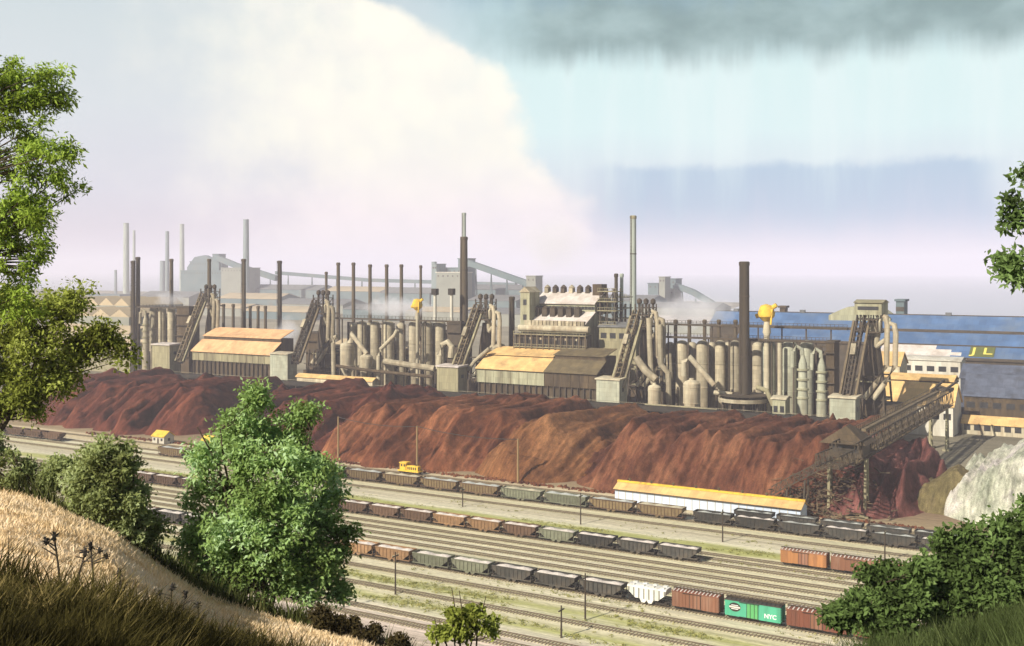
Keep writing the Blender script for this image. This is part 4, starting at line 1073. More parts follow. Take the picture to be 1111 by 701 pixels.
stack(687, 234, 500, 6.8, 'stackpale', 'tall pale green stack above the furnace right of the cast house', taper=.95, band='olive')
stack(807.5, 284, 440, 11, 'stackdk', 'thick dark brown stack standing in the ring platform on the right', taper=.96)
stack(668.5, 297, 470, 4, 'stackdk', 'dark thin stack left of the tall pale stack'); stack(674.5, 297, 474, 4, 'stackpale', 'pale thin stack touching the dark thin stack right of cast house')

def valve(px, top, bot, n, label, sc=1.0):
    s = R(px, n); zt, zb = Z(top, s, n), Z(bot, s, n); h = zt - zb
    t = empty('gas_valve', label, 'valve', s, n)
    m = MB(); m.lathe(s, n, [(.9*sc, 6), (.9*sc, zb), (1.3*sc, zb + h*.1), (.85*sc, zb + h*.45), (1.1*sc, zb + h*.5)], 12); m.build('column', M['cream'], t)
    m = MB(); m.lathe(s - .2, n, [(1.0*sc, zb + h*.45), (2.5*sc, zb + h*.6), (2.7*sc, zb + h*.72), (1.8*sc, zb + h*.95), (.3*sc, zt)], 12); m.build('bonnet', M['yellow'], t)
    m = MB(); m.tube([(s - 3.4*sc, n - .4, zb + h*.6), (s - 1*sc, n, zb + h*.7), (s + 3*sc, n + .3, zb + h*.98)], .7*sc, k=8); m.build('arm', M['yellow'], t)
    m = MB(); m.bar((s + 1.6*sc, n - 1.6, zb + h*.35), (s + 2.0*sc, n - 1.6, zb + h*.85), .5*sc); m.build('lever', M['yellow'], t)
valve(453, 324, 347, 446, 'yellow gas valve on a cream column left of the middle furnace')
valve(832, 330, 364, 448, 'yellow gas valve with raised arm right of the thick dark stack', 1.35)
# two white pylons with dark heads
for px, lb in ((472, 'white pylon with dark square head, left one of two before the far plant'), (490, 'white pylon with dark square head, beside the thick brown stack')):
    s = R(px, 462); t = empty('vent_pylon', lb, 'vent pipe', s, 462, 0, 'white pylons with dark heads'); z = Z(320, s, 462)
    m = MB(); m.lathe(s, 462, [(.9, 0), (.8, z)], 10); m.build('pipe', M['white'], t)
    m = MB(); m.box((s - 1.4, 460.7, z), (s + 1.4, 463.3, z + 3.2)); m.build('cap', M['black'], t)

# cast house
def cast_house():
    sA, sB = R(575, 452), R(640, 452)
    t = empty('cast_house', 'big green cast house with two white roof steps and dark roof vents', 'building', (sA+sB)/2, 452)
    zl, zl2 = Z(351, sB - 5, 448), Z(339, sB - 5, 456); zu, zu2 = Z(329, sB - 5, 457), Z(318, sB - 5, 466)
    m = MB(); m.ext([(448, 0), (482, 0), (482, zl), (456, zl2 - .4), (448, zl - .4)], sA, sB); wl = m.build('lower_wall', M['sagedk'], t)
    m = MB(); m.ext([(457, zl2 - 1), (475, zl2 - 1), (475, zu - .3), (466, zu2 - .3), (457, zu - .3)], sA, sB); w2 = m.build('upper_wall', M['sagedk'], t)
    m = MB(); m.ext([(447.2, zl - .3), (457, zl2 - .1), (457, zl2 + .3), (447.2, zl + .1)], sA - .5, sB + .5); r1 = m.build('lower_roof', M['wroof'], t)
    m = MB(); m.ext([(456, zu - .5), (466, zu2), (476, zu - .5), (476, zu - .1), (466, zu2 + .4), (456, zu - .1)], sA - .5, sB + .5); r2 = m.build('upper_roof', M['wroof'], t)
    for k in range(7):
        x = sA + (sB - sA)*(k + .4)/7.2; v = MB()
        v.box((x - 1.0, 464.6, zu2 - .1), (x + 1.0, 467.4, zu2 + 2.2)); v.lathe(x, 466, [(1.2, zu2 + 2.2), (1.7, zu2 + 2.5), (.3, zu2 + 3.8)], 8); v.build('ridge_vent', M['dark' if k % 3 else 'tan'], r2)
    for k in range(6):
        x = sA + (sB - sA)*(k + .8)/7.4; v = MB(); v.box((x - 1.3, 452, zl), (x + 1.3, 455, zl2 + 1.6)); v.lathe(x, 453.5, [(1.5, zl2 + 1.6), (1.6, zl2 + 2.0), (.3, zl2 + 2.9)], 8); v.build('roof_vent', M['dark'], r1)
    for k in range(18):
        x = sA + (sB - sA)*(k + .5)/18; v = MB(); v.box((x - .8, 456.9, zl2 + 1.2), (x + .8, 456.997, zu - 1.6)); v.build('window', M['glass'], w2)
    # gas main and brackets along the front
    z1 = Z(357.5, sB - 5, 445)
    m = MB(); m.tube([(sA - 2, 445.4, z1), (sB + 3, 445.4, z1)], 1.5, k=12); m.build('gas_main', M['cream'], t)
    for k in range(16):
        x = sA + (sB - sA)*(k + .5)/16; v = MB(); v.box((x - .8, 446.4, z1 + 1.2), (x + .8, 447.9, z1 + 3.6)); v.build('front_hood', M['tan'], wl)
    m = MB(); m.box((sA - 3, 443.4, 0), (sB + 3, 447.6, z1 - 2.4)); lw = m.build('front_bay', M['dark'], t)
    for row in range(3):
        for k in range(12):
            x = sA + (sB - sA)*(k + .5)/12; z = z1 - 6 - row*5.2
            v = MB(); v.box((x - 1.5, 443.3, z - 1.6), (x + 1.5, 443.397, z + 1.4)); v.build('opening', M['black'], lw)
    for gi, z in enumerate((z1 - 2.6, z1 - 8.4, z1 - 13.6)):
        m = MB(); m.box((sA - 3.2, 441.8, z - .3), (sB + 3.2, 443.39, z + .1)); m.bar((sA - 3.2, 441.9, z + 1.2), (sB + 3.2, 441.9, z + 1.2), .2)
        for k in range(25): x = sA - 3 + (sB - sA + 6)*k/24; m.bar((x, 441.9, z), (x, 441.9, z + 1.2), .16)
        m.build('gallery', M['olive'], lw)
    m = MB()
    for k in range(13): x = sA - 2.8 + (sB - sA + 5.6)*k/12; m.bar((x, 441.9, 0), (x, 441.9, z1 - 2.6), .45)
    m.build('bay_post', M['hoist'], lw)
    for row, k in ((0, 1), (0, 3), (0, 6), (0, 8), (0, 10), (1, 2), (1, 5), (1, 7), (1, 11)):
        x = sA + (sB - sA)*(k + 1.0)/12; z = z1 - 4.6 - row*5.2; v = MB(); v.box((x - .5, 443.28, z - .5), (x + .5, 443.396, z + .5)); v.build('lamp_panel', M['cream'], lw)
    # left tower
    zt = Z(317, sA - 2, 447)
    a, b = R(564.5, 446.5), R(574.5, 446.5)
    m = MB(); m.box((a, 446.5, 0), (b, 456, zt)); tw = m.build('tower', M['sagedk'], t)
    m = MB(); m.exn([(a - .5, zt), (b + .5, zt), ((a+b)/2, zt + 2.6)], 446, 456.5); m.build('tower_roof', M['tan'], tw)
    m = MB()
    for k in range(3): m.box((a + 1.6, 446.4, zt - 6 - k*7), (b - 1.6, 446.497, zt - 3.4 - k*7))
    m.build('tower_window', M['glass'], tw)
    # right gable end details: round opening, chimney block
    m = MB(); m.tube([(sB + .02, 462, zu - 2.6), (sB + .5, 462, zu - 2.6)], 3.2, k=20); m.build('gable_fan', M['black'], w2)
    m = MB(); m.box((sB - 4.2, 463, zu2 - 1), (sB + .4, 469, zu2 + 4.2)); m.build('chimney_block', M['brown'], r2)
cast_house()

# steel frames with platforms right of the cast house
def frame_tower(a0, a1, n0, n1, top, label, levels):
    s0, s1 = R(a0, n0), R(a1, n0); zt = Z(top, s1, n0)
    t = empty('platform_frame', label, 'steel frame', (s0+s1)/2, n0)
    m = MB()
    for s in (s0, (s0+s1)/2, s1):
        for n in (n0, n1): m.bar((s, n, 0), (s, n, zt), .5)
    m.build('column_frame', M['dark'], t)
    for q in levels:
        z = Z(q, s1, n0); m = MB(); m.box((s0 - 1, n0 - .8, z - .4), (s1 + 1, n1 + .8, z)); m.bar((s0 - 1, n0 - .7, z + 1.3), (s1 + 1, n0 - .7, z + 1.3), .15)
        for k in range(9): x = s0 - .9 + (s1 - s0 + 1.8)*k/8; m.bar((x, n0 - .7, z), (x, n0 - .7, z + 1.3), .12)
        m.build('platform', M['olive'], t)
    m = MB()
    for k in range(4): m.bar((s0, n0, zt*k/4), (s1, n0, zt*(k+1)/4), .25); m.bar((s1, n0, zt*k/4), (s0, n0, zt*(k+1)/4), .25)
    m.build('bracing', M['dark'], t)
frame_tower(651, 667, 458, 464, 313, 'steel frame of platforms between the cast house and the thin stacks', (316, 327, 337, 352))
frame_tower(668, 678, 466, 472, 330, 'narrow steel frame of platforms around the thin stacks', (322, 334, 345))
gable('machine_shed', 650, 690, 455, 470, 355, 350, 'greyroof', 'olive', 'olive walled shed behind the platforms right of the cast house', 'shed', windows=4)
# right stove group
walkway(704, 902, 367, 447, 'long dark walkway on top of the right hand stoves', posts=26, down=True)
walkway(702, 920, 353, 466, 'higher thin dark walkway behind the right hand stoves', posts=26, down=True)
SR = 'tan stoves left of the thick dark stack'
for px, w, mt, lb in ((740, 12.5, 'tan', 'tan stove behind the cream domed tank, right of the pale green hoist house'), (762.5, 12.5, 'tan', 'tan stove behind the diagonal pipe, left of the thick dark stack'), (781.5, 10, 'tan', 'narrow tan stove second to the left of the thick dark stack'), (798, 10, 'tan', 'tan stove closest to the left of the thick dark stack')):
    stove(px, 369, 452, w, mt, lb, group=SR)
for px, w, lb in ((751, 10, 'tan stove set back between the two wide ones behind the cream domed tank'), (772, 9, 'tan stove set back behind the lower end of the diagonal pipe'), (790, 9, 'slim tan stove set back, second gap left of the thick dark stack'), (727, 10, 'tan stove set back just right of the slanting thick pipe'), (822, 10, 'tan stove half hidden right behind the thick dark stack')):
    stove(px, 371, 458, w, 'tan', lb, group=SR)
SR2 = 'pale green stoves right of the thick dark stack'
for px, w, lb in ((834, 14, 'wide pale green stove just right of the thick dark stack'), (857, 14.5, 'wide pale green stove left of the banded washers'), (875.5, 12.5, 'pale green stove between the banded washers')):
    stove(px, 369, 452, w, 'sage', lb, group=SR2)
for k, px in enumerate((718, 733, 748, 764.5, 780, 798)):
    stack(px, 347, 466, 4.2, 'stack', 'short brown vent stack, %s of the evenly spaced row on the right hand walkway' % ORDN[k], 'short vent stacks over the right hand walkway')
banded_tower(871, 385, 438, 436, 10.5, 'sage', 'pale banded gas washer left of the other one, near the right end')
banded_tower(891.5, 388, 440, 440, 10, 'sage', 'pale banded gas washer next to the dark tower at the right end')
dust_catcher(750.5, 412, 440, 432, 18.5, 'cream', 'cream domed tank with a diagonal pipe, left of the thick dark stack', pipe=[(742, 408), (742, 392), (748, 387), (775, 418)])
dust_catcher(710, 417, 441, 432, 14, 'cream', 'narrow cream tank right of the pale green hoist house')
pipe([(716, 352), (717, 395), (725, 405), (726, 440)], 440, 1.3, 'tan', 'tall tan pipe with a bend, right of the narrow cream tank')
pipe([(704, 345), (706, 400), (709, 416)], 440, 1.2, 'tan', 'tall tan pipe running into the narrow cream tank')
pipe([(690, 388), (700, 402), (712, 412)], 434, 1.6, 'tan', 'thick slanting pipe beside the furnace right of the cast house')
pipe([(700, 440), (745, 443), (778, 446)], 428, .8, 'olive', 'thin horizontal main low in front of the cream tanks')
pipe([(775, 426), (795, 428)], 440, 1.0, 'cream', 'short cream pipe left of the ring platform')
pipe([(846, 372), (846, 430)], 445, .9, 'cream', 'cream upright pipe between the pale green stoves')
pipe([(821, 420), (832, 424), (839, 440)], 432, 1.0, 'olive', 'curved pipe dropping right of the thick dark stack')
def ring_platform():
    s, n = R(807.5, 440), 440; z = Z(432, s, n); r = 28/F*YD(s, n)
    t = empty('ring_platform', 'round platform with pale rim around the foot of the thick dark stack', 'platform', s, n)
    m = MB(); m.lathe(s, n, [(3, z - 1.2), (r, z - 1.2), (r, z + .3), (r - .5, z + .3), (r - .5, z - .2), (3, z - .2)], 40); m.build('deck', M['tan'], t)
    m = MB()
    for k in range(24):
        a = k/24*2*math.pi; m.bar((s + r*.98*math.cos(a), n + r*.98*math.sin(a), z), (s + r*.98*math.cos(a), n + r*.98*math.sin(a), z + 1.4), .12)
    m.lathe(s, n, [(r*.97, z + 1.3), (r*.99, z + 1.3), (r*.99, z + 1.45), (r*.97, z + 1.45)], 40); m.build('railing', M['dark'], t)
    for k in range(10):
        a = k/10*2*math.pi; m = MB(); m.bar((s + r*.85*math.cos(a), n + r*.85*math.sin(a), 0), (s + r*.85*math.cos(a), n + r*.85*math.sin(a), z - 1.2), .7); m.build('leg', M['dark'], t)
ring_platform()
# furnace block (dark tower) at the right end
def block_tower(a0, a1, n0, n1, top, mt, label):
    s0, s1 = R(a0, n0), R(a1, n0); zt = Z(top, s1, n0)
    t = empty('dark_tower', label, 'tower', (s0+s1)/2, n0)
    m = MB(); m.box((s0, n0, 0), (s1, n1, zt)); wl = m.build('wall', M[mt], t)
    m = MB(); m.box((s0 - .4, n0 - .4, zt + .002), (s1 + .4, n1 + .4, zt + .7)); m.build('roof', M['dark'], t)
    for k in range(5):
        z = zt - 4 - k*6; m = MB(); m.box((s0 - .5, n0 - 1.3, z - .2), (s1 + .5, n0 - .003, z + .1)); m.build('gallery', M['dark'], wl)
block_tower(896, 905, 441, 449, 372, 'brown', 'dark brown tower between the banded washers and the rightmost furnace')
block_tower(192, 205, 446, 454, 334, 'brown', 'dark brown tower block behind the leftmost skip hoist')
block_tower(332, 345, 447, 456, 362, 'brown', 'dark brown tower behind the skip hoist of the second furnace')
block_tower(486, 500, 446, 456, 352, 'dark', 'dark tower block at the foot of the thick brown stack')
gable('machine_shed', 705, 800, 470, 490, 412, 403, 'greyroof', 'cream', 'low cream shed half hidden behind the tan stoves on the right', 'shed', windows=8)
gable('machine_shed', 360, 480, 466, 486, 378, 370, 'farroof', 'cream', 'low cream shed half hidden behind the left centre stoves', 'shed', windows=9)
s = R(840, 424); 
gable('valve_house', 838, 852, 424, 430, 433, 430, 'cream', 'sagedk', 'small olive valve house in front of the pale green stoves', 'hut', windows=2)
gable('store_shed', 322, 404, 416.8, 421, 411, 408, 'yroof', 'cream', 'long cream shed with ochre roof just behind the maroon ore pile', 'shed', windows=10)

def stove_house(a0, a1, n, top, label):
    s0, s1 = R(a0, n), R(a1, n); z = Z(top, (s0+s1)/2, n)
    t = empty('stove_house', label, 'steel frame', (s0+s1)/2, n)
    m = MB(); m.box((s0, n, 0), (s1, n + 3, z*.45)); w = m.build('wall', M['brown'], t)
    m = MB(); k = int((s1 - s0)/3.2)
    for j in range(k + 1):
        x = s0 + (s1 - s0)*j/k; m.bar((x, n, z*.45), (x, n, z), .9); m.bar((x, n - .6, 0), (x, n - .6, z*.45), .5)
    for q in (.62, .72, .81, .9, .99): m.box((s0, n - .9, z*q - .45), (s1, n + .6, z*q + .2))
    m.build('frame', M['dark'], t)
    m = MB(); m.box((s0 + 1, n + 1.4, z*.45 + .01), (s1 - 1, n + 3, z*.93)); m.build('back_plate', M['brown'], t)
stove_house(378, 427, 462, 350, 'dark framed structure behind the tan stoves left of the yellow valve')
stove_house(457, 500, 462, 352, 'dark framed structure behind the stoves beside the middle furnace')
stove_house(735, 830, 461, 374, 'dark framed structure behind the tan stoves left of the thick dark stack')
stove_house(846, 900, 461, 374, 'dark framed structure behind the pale green stoves')
stove_house(160, 200, 462, 340, 'dark framed structure behind the leftmost stoves')

# ------------------------------------------------------------------ buildings on the right
gable('engine_house', 936, 1034, 476, 496, 438, 415, 'yroof', 'white', 'white walled shed with ochre roof behind the ore bridge', 'building', windows=8)
gable('engine_house', 946, 1034, 500, 512, 412, 406, 'yroof', 'brown', 'narrow ochre roofed shed right behind the white walled shed', 'building')
gable('annex', 948, 976, 528, 545, 396, 382, 'yroof', 'cream', 'small ochre gabled annex beside the rightmost furnace', 'building')
t_, s0_, s1_, ze_, zr_, rf_, wl_, nr_ = gable('office_block', 978, 1042, 556, 570, 391, 387, 'white', 'white', 'white office block with dark windows below the blue roofs', 'building', windows=5)
gable('power_house', 1046, 1180, 505, 525, 432, 409, 'slate', 'brown', 'dark grey roofed building with brown wall at the right edge', 'building', windows=9)
gable('power_house', 1042, 1180, 534, 556, 413, 398, 'slate', 'slate', 'dark slate building between the sign roof and the brown walled building', 'building')
gable('loading_shed', 1044, 1180, 488, 498, 463, 455, 'yroof', 'cream', 'low loading shed with ochre roof above the limestone pile', 'shed', windows=12)
# long blue rolling mills, each behind the other
MILLS = [(950, 1180, 578, 596, 389, 377, 'front blue roofed mill with the dark sign on its roof'), (800, 1180, 602, 626, 372.5, 360.5, 'long blue roofed mill, second row behind the sign'), (770, 1180, 634, 660, 356.5, 342, 'long blue roofed mill, farthest of the three rows')]
for a0, a1, n0, n1, ev, rd, lb in MILLS:
    t_, s0_, s1_, ze_, zr_, rf_, wl_, nr_ = gable('rolling_mill', a0, a1, n0, n1, ev, rd, 'blueroof', 'dark', lb, 'mill building')
    for k in range(5 if n0 > 630 else 0):
        x = s0_ + (s1_ - s0_)*(k + .3)/5; v = MB(); v.box((x - 1.5, nr_ - 1, zr_ + .3), (x + 1.5, nr_ + 1, zr_ + 2.0)); v.build('roof_vent', M['greyroof'], rf_)
    v = MB(); v.box((s0_ - .7, nr_ - .5, zr_ + .3), (s1_ + .7, nr_ + .5, zr_ + .75)); v.build('ridge_cap', M['dark'], rf_)
    v = MB(); v.box((s0_ - .8, n0 - .95, ze_ - 1.1), (s1_ + .8, n0 - .62, ze_ + .25)); v.build('gutter', M['dark'], rf_)
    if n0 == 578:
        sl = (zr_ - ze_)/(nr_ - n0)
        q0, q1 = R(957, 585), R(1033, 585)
        # sunlit patch painted as pale sheets on the front slope, ragged right end
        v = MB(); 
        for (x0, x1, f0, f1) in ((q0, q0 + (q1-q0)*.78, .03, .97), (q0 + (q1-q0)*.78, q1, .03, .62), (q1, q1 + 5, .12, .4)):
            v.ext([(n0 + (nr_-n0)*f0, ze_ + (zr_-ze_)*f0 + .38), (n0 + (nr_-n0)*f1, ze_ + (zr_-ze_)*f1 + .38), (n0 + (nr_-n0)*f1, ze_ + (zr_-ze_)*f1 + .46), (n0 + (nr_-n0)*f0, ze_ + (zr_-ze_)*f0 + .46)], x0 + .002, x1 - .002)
        v.build('painted_sun_patch', M['wroof'], rf_)
        # sign lying on the roof slope
        a, b = R(1052, 582), R(1079, 582); f0, f1 = .06, .9; nA, nB = n0 + (nr_-n0)*f0, n0 + (nr_-n0)*f1; zA, zB = ze_ + (zr_-ze_)*f0 + .5, ze_ + (zr_-ze_)*f1 + .5
        sg = empty('roof_sign', 'dark green roof sign with yellow letters on the front blue roof', 'sign', (a+b)/2, (nA+nB)/2, (zA+zB)/2)
        org = ORG[sg.name]
        v = MB(); v.ext([(nA, zA), (nB, zB), (nB, zB + .3), (nA, zA + .3)], a, b); v.build('board', M['signbg'], sg)
        lt = add('lettering', text_mesh('sign_lettering', 'J L', 10.5, M['signyl'], .12), sg)
        lt.rotation_euler = (math.atan2(zB - zA, nB - nA), 0, 0); lt.location = (0, -.1, .42); lt.scale = (.92, .8, 1)
gable('far_shed', 995, 1066, 720, 738, 356, 351, 'greyroof', 'far', 'long grey shed on the far side of the blue roofs', 'building', windows=14)
gable('far_shed', 1066, 1150, 735, 750, 360, 356, 'greyroof', 'far', 'low grey shed at the right edge beyond the blue roofs', 'building')
# slope-sided green building behind the rightmost furnace and small tower
def prism_tower(px0, px1, n, d, pts, mt, name, label, cat, roof=None):
    n = FN(n)
    t = empty(name, label, cat, R((px0+px1)/2, n), n)
    m = MB(); prof = [(R(a, n), Z(b, R(a, n), n)) for (a, b) in pts]
    m.exn([(R(px1, n), 0), (R(px0, n), 0)][::-1] + prof[::-1] if False else [(R(px0, n), 0), (R(px1, n), 0)] + prof[::-1], n, n + d); w = m.build('wall', M[mt], t)
    return t, w
t, w = prism_tower(899, 966, 640, 22, [(899, 342), (912, 336), (920, 333), (944, 333), (955, 338), (966, 346)], 'sagedk', 'sinter_plant', 'sloped green building rising behind the rightmost furnace', 'building')
def farbox(name, a0, a1, n, d, top, bot, mt, label, cat, group=None, roofm=None):
    n = FN(n); d = d*(2 if n > 700 else 1)
    s0, s1 = R(a0, n), R(a1, n); z1, z0 = Z(top, s1, n), max(0, Z(bot, s1, n)) if bot else 0
    t = empty(name, label, cat, (s0+s1)/2, n, 0, group)
    m = MB(); m.box((s0, n, z0), (s1, n + d, z1)); w = m.build('wall', M[mt], t)
    m = MB(); m.box((s0 - .8, n - .8, z1 + .003), (s1 + .8, n + d + .8, z1 + 1.2)); m.build('roof', M[roofm or mt], t)
    k = max(2, int((s1 - s0)/7))
    for j in range(min(k, 20)):
        x = s0 + (s1 - s0)*(j + .5)/min(k, 20); v = MB(); v.box((x - 1.2, n - .1, z1 - 6), (x + 1.2, n - .004, z1 - 3.4)); v.build('window', M['dark'], w)
    return t
farbox('water_tower', 972, 981, 689, 10, 327, None, 'far', 'grey blocky tower beyond the blue roofs at right', 'tower')
farbox('pump_house', 968, 985, 686, 3, 347, None, 'far', 'low grey block at the foot of the grey tower', 'building')
farbox('pump_house', 940, 962, 668, 12, 346, None, 'bluewall', 'small bluish block on the far blue roof, left of the grey tower', 'building')
farbox('roof_house', 846, 852, 664, 5, 334, None, 'brown', 'tiny brown block on the skyline right of the yellow valve', 'building')
# ------------------------------------------------------------------ far works (they stand one to two kilometres off)
def conveyor(pts, n, dz, wdt, mt, label, legs=4):
    n = FN(n); dz *= 2; wdt *= 2
    P = [(R(a, n), n, Z(b, R(a, n), n)) for (a, b) in pts]
    t = empty('conveyor_gallery', label, 'conveyor', P[0][0], n)
    m = MB()
    for a, b in zip(P[:-1], P[1:]): m.bar(a, b, wdt, dz)
    m.build('gallery', M[mt], t)
    for k in range(legs):
        q = (k + .5)/legs; a, b = P[0], P[-1]; x = a[0] + (b[0]-a[0])*q; z = a[2] + (b[2]-a[2])*q
        m = MB(); m.bar((x - 2, n - 2, 0), (x, n, z - dz/2), 1.2); m.bar((x + 2, n + 2, 0), (x, n, z - dz/2), 1.2); m.build('support', M[mt], t)
FS = 'tall stacks of the far works on the left'
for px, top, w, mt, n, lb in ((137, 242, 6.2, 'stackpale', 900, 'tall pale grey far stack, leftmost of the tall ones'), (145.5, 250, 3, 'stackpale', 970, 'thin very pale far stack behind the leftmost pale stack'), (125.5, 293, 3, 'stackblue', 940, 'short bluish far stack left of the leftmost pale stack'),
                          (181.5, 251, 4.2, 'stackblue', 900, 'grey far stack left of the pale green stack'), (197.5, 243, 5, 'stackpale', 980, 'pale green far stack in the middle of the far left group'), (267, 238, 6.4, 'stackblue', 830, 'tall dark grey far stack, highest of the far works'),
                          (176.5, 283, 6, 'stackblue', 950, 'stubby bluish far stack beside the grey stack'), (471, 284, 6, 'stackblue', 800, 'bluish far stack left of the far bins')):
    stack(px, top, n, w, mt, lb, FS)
farbox('crusher_house', 206, 232, 900, 22, 284, None, 'far', 'grey far crusher house with the raised gallery behind it', 'building')
t, w = prism_tower(203, 236, 930, 15, [(203, 290), (211, 279), (221, 277), (236, 284)], 'far', 'crusher_house', 'hump backed grey far building left of the far conveyor', 'building')
farbox('transfer_tower', 230.5, 237.5, 880, 10, 276, None, 'far', 'slim grey far tower at the head of the left conveyor', 'tower')
conveyor([(234, 279), (256, 288), (300, 302)], 880, 5.5, 5, 'far', 'grey far conveyor sloping down to the right from the slim tower', 5)
conveyor([(300, 296), (400, 304), (470, 306), (560, 309)], 900, 3.5, 5, 'far', 'long level far conveyor behind the row of slender stacks', 9)
def farshed(a0, a1, eave, ridge, n, wallm, roofm, label, win=0):
    gable('far_shed', a0, a1, FN(n), FN(n) + 60, eave, ridge, roofm, wallm, label, 'shed', windows=win, over=1.0)
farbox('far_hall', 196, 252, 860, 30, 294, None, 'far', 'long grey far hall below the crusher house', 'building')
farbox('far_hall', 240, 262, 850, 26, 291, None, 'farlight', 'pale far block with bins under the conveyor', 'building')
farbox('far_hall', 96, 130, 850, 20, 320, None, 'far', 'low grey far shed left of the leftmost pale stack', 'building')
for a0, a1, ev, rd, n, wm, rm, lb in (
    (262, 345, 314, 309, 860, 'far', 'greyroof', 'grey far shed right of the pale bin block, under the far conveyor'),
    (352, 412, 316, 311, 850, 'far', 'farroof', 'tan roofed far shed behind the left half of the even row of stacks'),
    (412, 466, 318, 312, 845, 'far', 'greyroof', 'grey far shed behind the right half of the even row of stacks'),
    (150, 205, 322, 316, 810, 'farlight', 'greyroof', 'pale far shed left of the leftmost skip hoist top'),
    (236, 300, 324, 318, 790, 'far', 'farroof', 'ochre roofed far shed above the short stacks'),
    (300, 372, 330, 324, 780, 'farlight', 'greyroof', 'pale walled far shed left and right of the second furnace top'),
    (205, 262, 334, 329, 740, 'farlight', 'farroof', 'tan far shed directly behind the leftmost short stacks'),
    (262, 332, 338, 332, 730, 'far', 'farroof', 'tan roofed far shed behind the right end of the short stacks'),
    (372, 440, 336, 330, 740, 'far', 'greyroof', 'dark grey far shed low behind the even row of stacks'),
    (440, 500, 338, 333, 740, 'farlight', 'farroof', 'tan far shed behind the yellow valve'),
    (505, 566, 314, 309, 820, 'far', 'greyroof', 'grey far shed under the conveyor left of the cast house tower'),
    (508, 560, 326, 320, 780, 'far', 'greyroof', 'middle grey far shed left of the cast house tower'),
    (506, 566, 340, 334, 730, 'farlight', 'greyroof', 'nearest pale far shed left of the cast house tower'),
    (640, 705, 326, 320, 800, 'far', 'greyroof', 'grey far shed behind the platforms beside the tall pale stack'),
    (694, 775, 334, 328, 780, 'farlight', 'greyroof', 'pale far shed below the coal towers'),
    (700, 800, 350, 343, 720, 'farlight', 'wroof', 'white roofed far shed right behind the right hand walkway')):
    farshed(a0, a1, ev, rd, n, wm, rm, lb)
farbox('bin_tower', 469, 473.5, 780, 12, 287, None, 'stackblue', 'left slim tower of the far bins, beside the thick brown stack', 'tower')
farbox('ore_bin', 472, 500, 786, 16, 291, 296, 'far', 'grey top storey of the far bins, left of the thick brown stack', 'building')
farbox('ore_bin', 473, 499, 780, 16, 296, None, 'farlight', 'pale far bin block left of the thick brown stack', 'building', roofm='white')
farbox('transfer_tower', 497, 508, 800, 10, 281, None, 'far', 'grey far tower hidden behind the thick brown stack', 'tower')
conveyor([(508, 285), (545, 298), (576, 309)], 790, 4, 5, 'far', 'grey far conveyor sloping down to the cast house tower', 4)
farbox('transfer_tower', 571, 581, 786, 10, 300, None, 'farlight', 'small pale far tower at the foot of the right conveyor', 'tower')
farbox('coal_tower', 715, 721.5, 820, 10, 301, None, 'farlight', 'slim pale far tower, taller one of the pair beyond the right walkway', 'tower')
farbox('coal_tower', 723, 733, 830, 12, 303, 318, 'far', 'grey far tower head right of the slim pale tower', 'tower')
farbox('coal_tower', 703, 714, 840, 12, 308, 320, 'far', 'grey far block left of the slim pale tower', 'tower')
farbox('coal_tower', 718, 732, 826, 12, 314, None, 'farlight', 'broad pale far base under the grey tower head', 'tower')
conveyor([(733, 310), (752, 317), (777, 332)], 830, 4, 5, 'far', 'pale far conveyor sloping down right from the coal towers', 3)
# saw-tooth sheds at the far left
def sawtooth(a0, a1, n, d, base_py, amp_py, mt, roofm, label, teeth, s_=None):
    s0, s1 = R(a0, n), R(a1, n); z = Z(base_py, (s0+s1)/2, n); am = amp_py/F*YD((s0+s1)/2, n)
    t = empty('saw_tooth_shed', label, 'shed', (s0+s1)/2, n)
    m = MB(); m.box((s0, n, 0), (s1, n + d, z)); w = m.build('wall', M[mt], t)
    for k in range(teeth):
        x0 = s0 + (s1 - s0)*k/teeth; x1 = s0 + (s1 - s0)*(k+1)/teeth
        v = MB(); v.exn([(x0 + .1, z + .01), (x1 - .1, z + .01), ((x0+x1)/2, z + am)], n, n + d); v.build('roof_bay', M[roofm], t)
sawtooth(60, 140, 640, 60, 331, 8, 'farlight', 'farroof', 'far row of peaked roof bays behind the left tree', 5)
sawtooth(60, 140, 580, 50, 343, 8, 'farlight', 'farroof', 'nearer row of peaked roof bays behind the left tree', 4)
gable('long_store', 40, 140, 530, 560, 360, 352, 'farroof', 'cream', 'long tan store shed left of the pair of dark stacks', 'shed', windows=12)
gable('long_store', 40, 141, 490, 515, 376, 366, 'farroof', 'olive', 'low tan store shed nearest to the left ore pile', 'shed', windows=12)

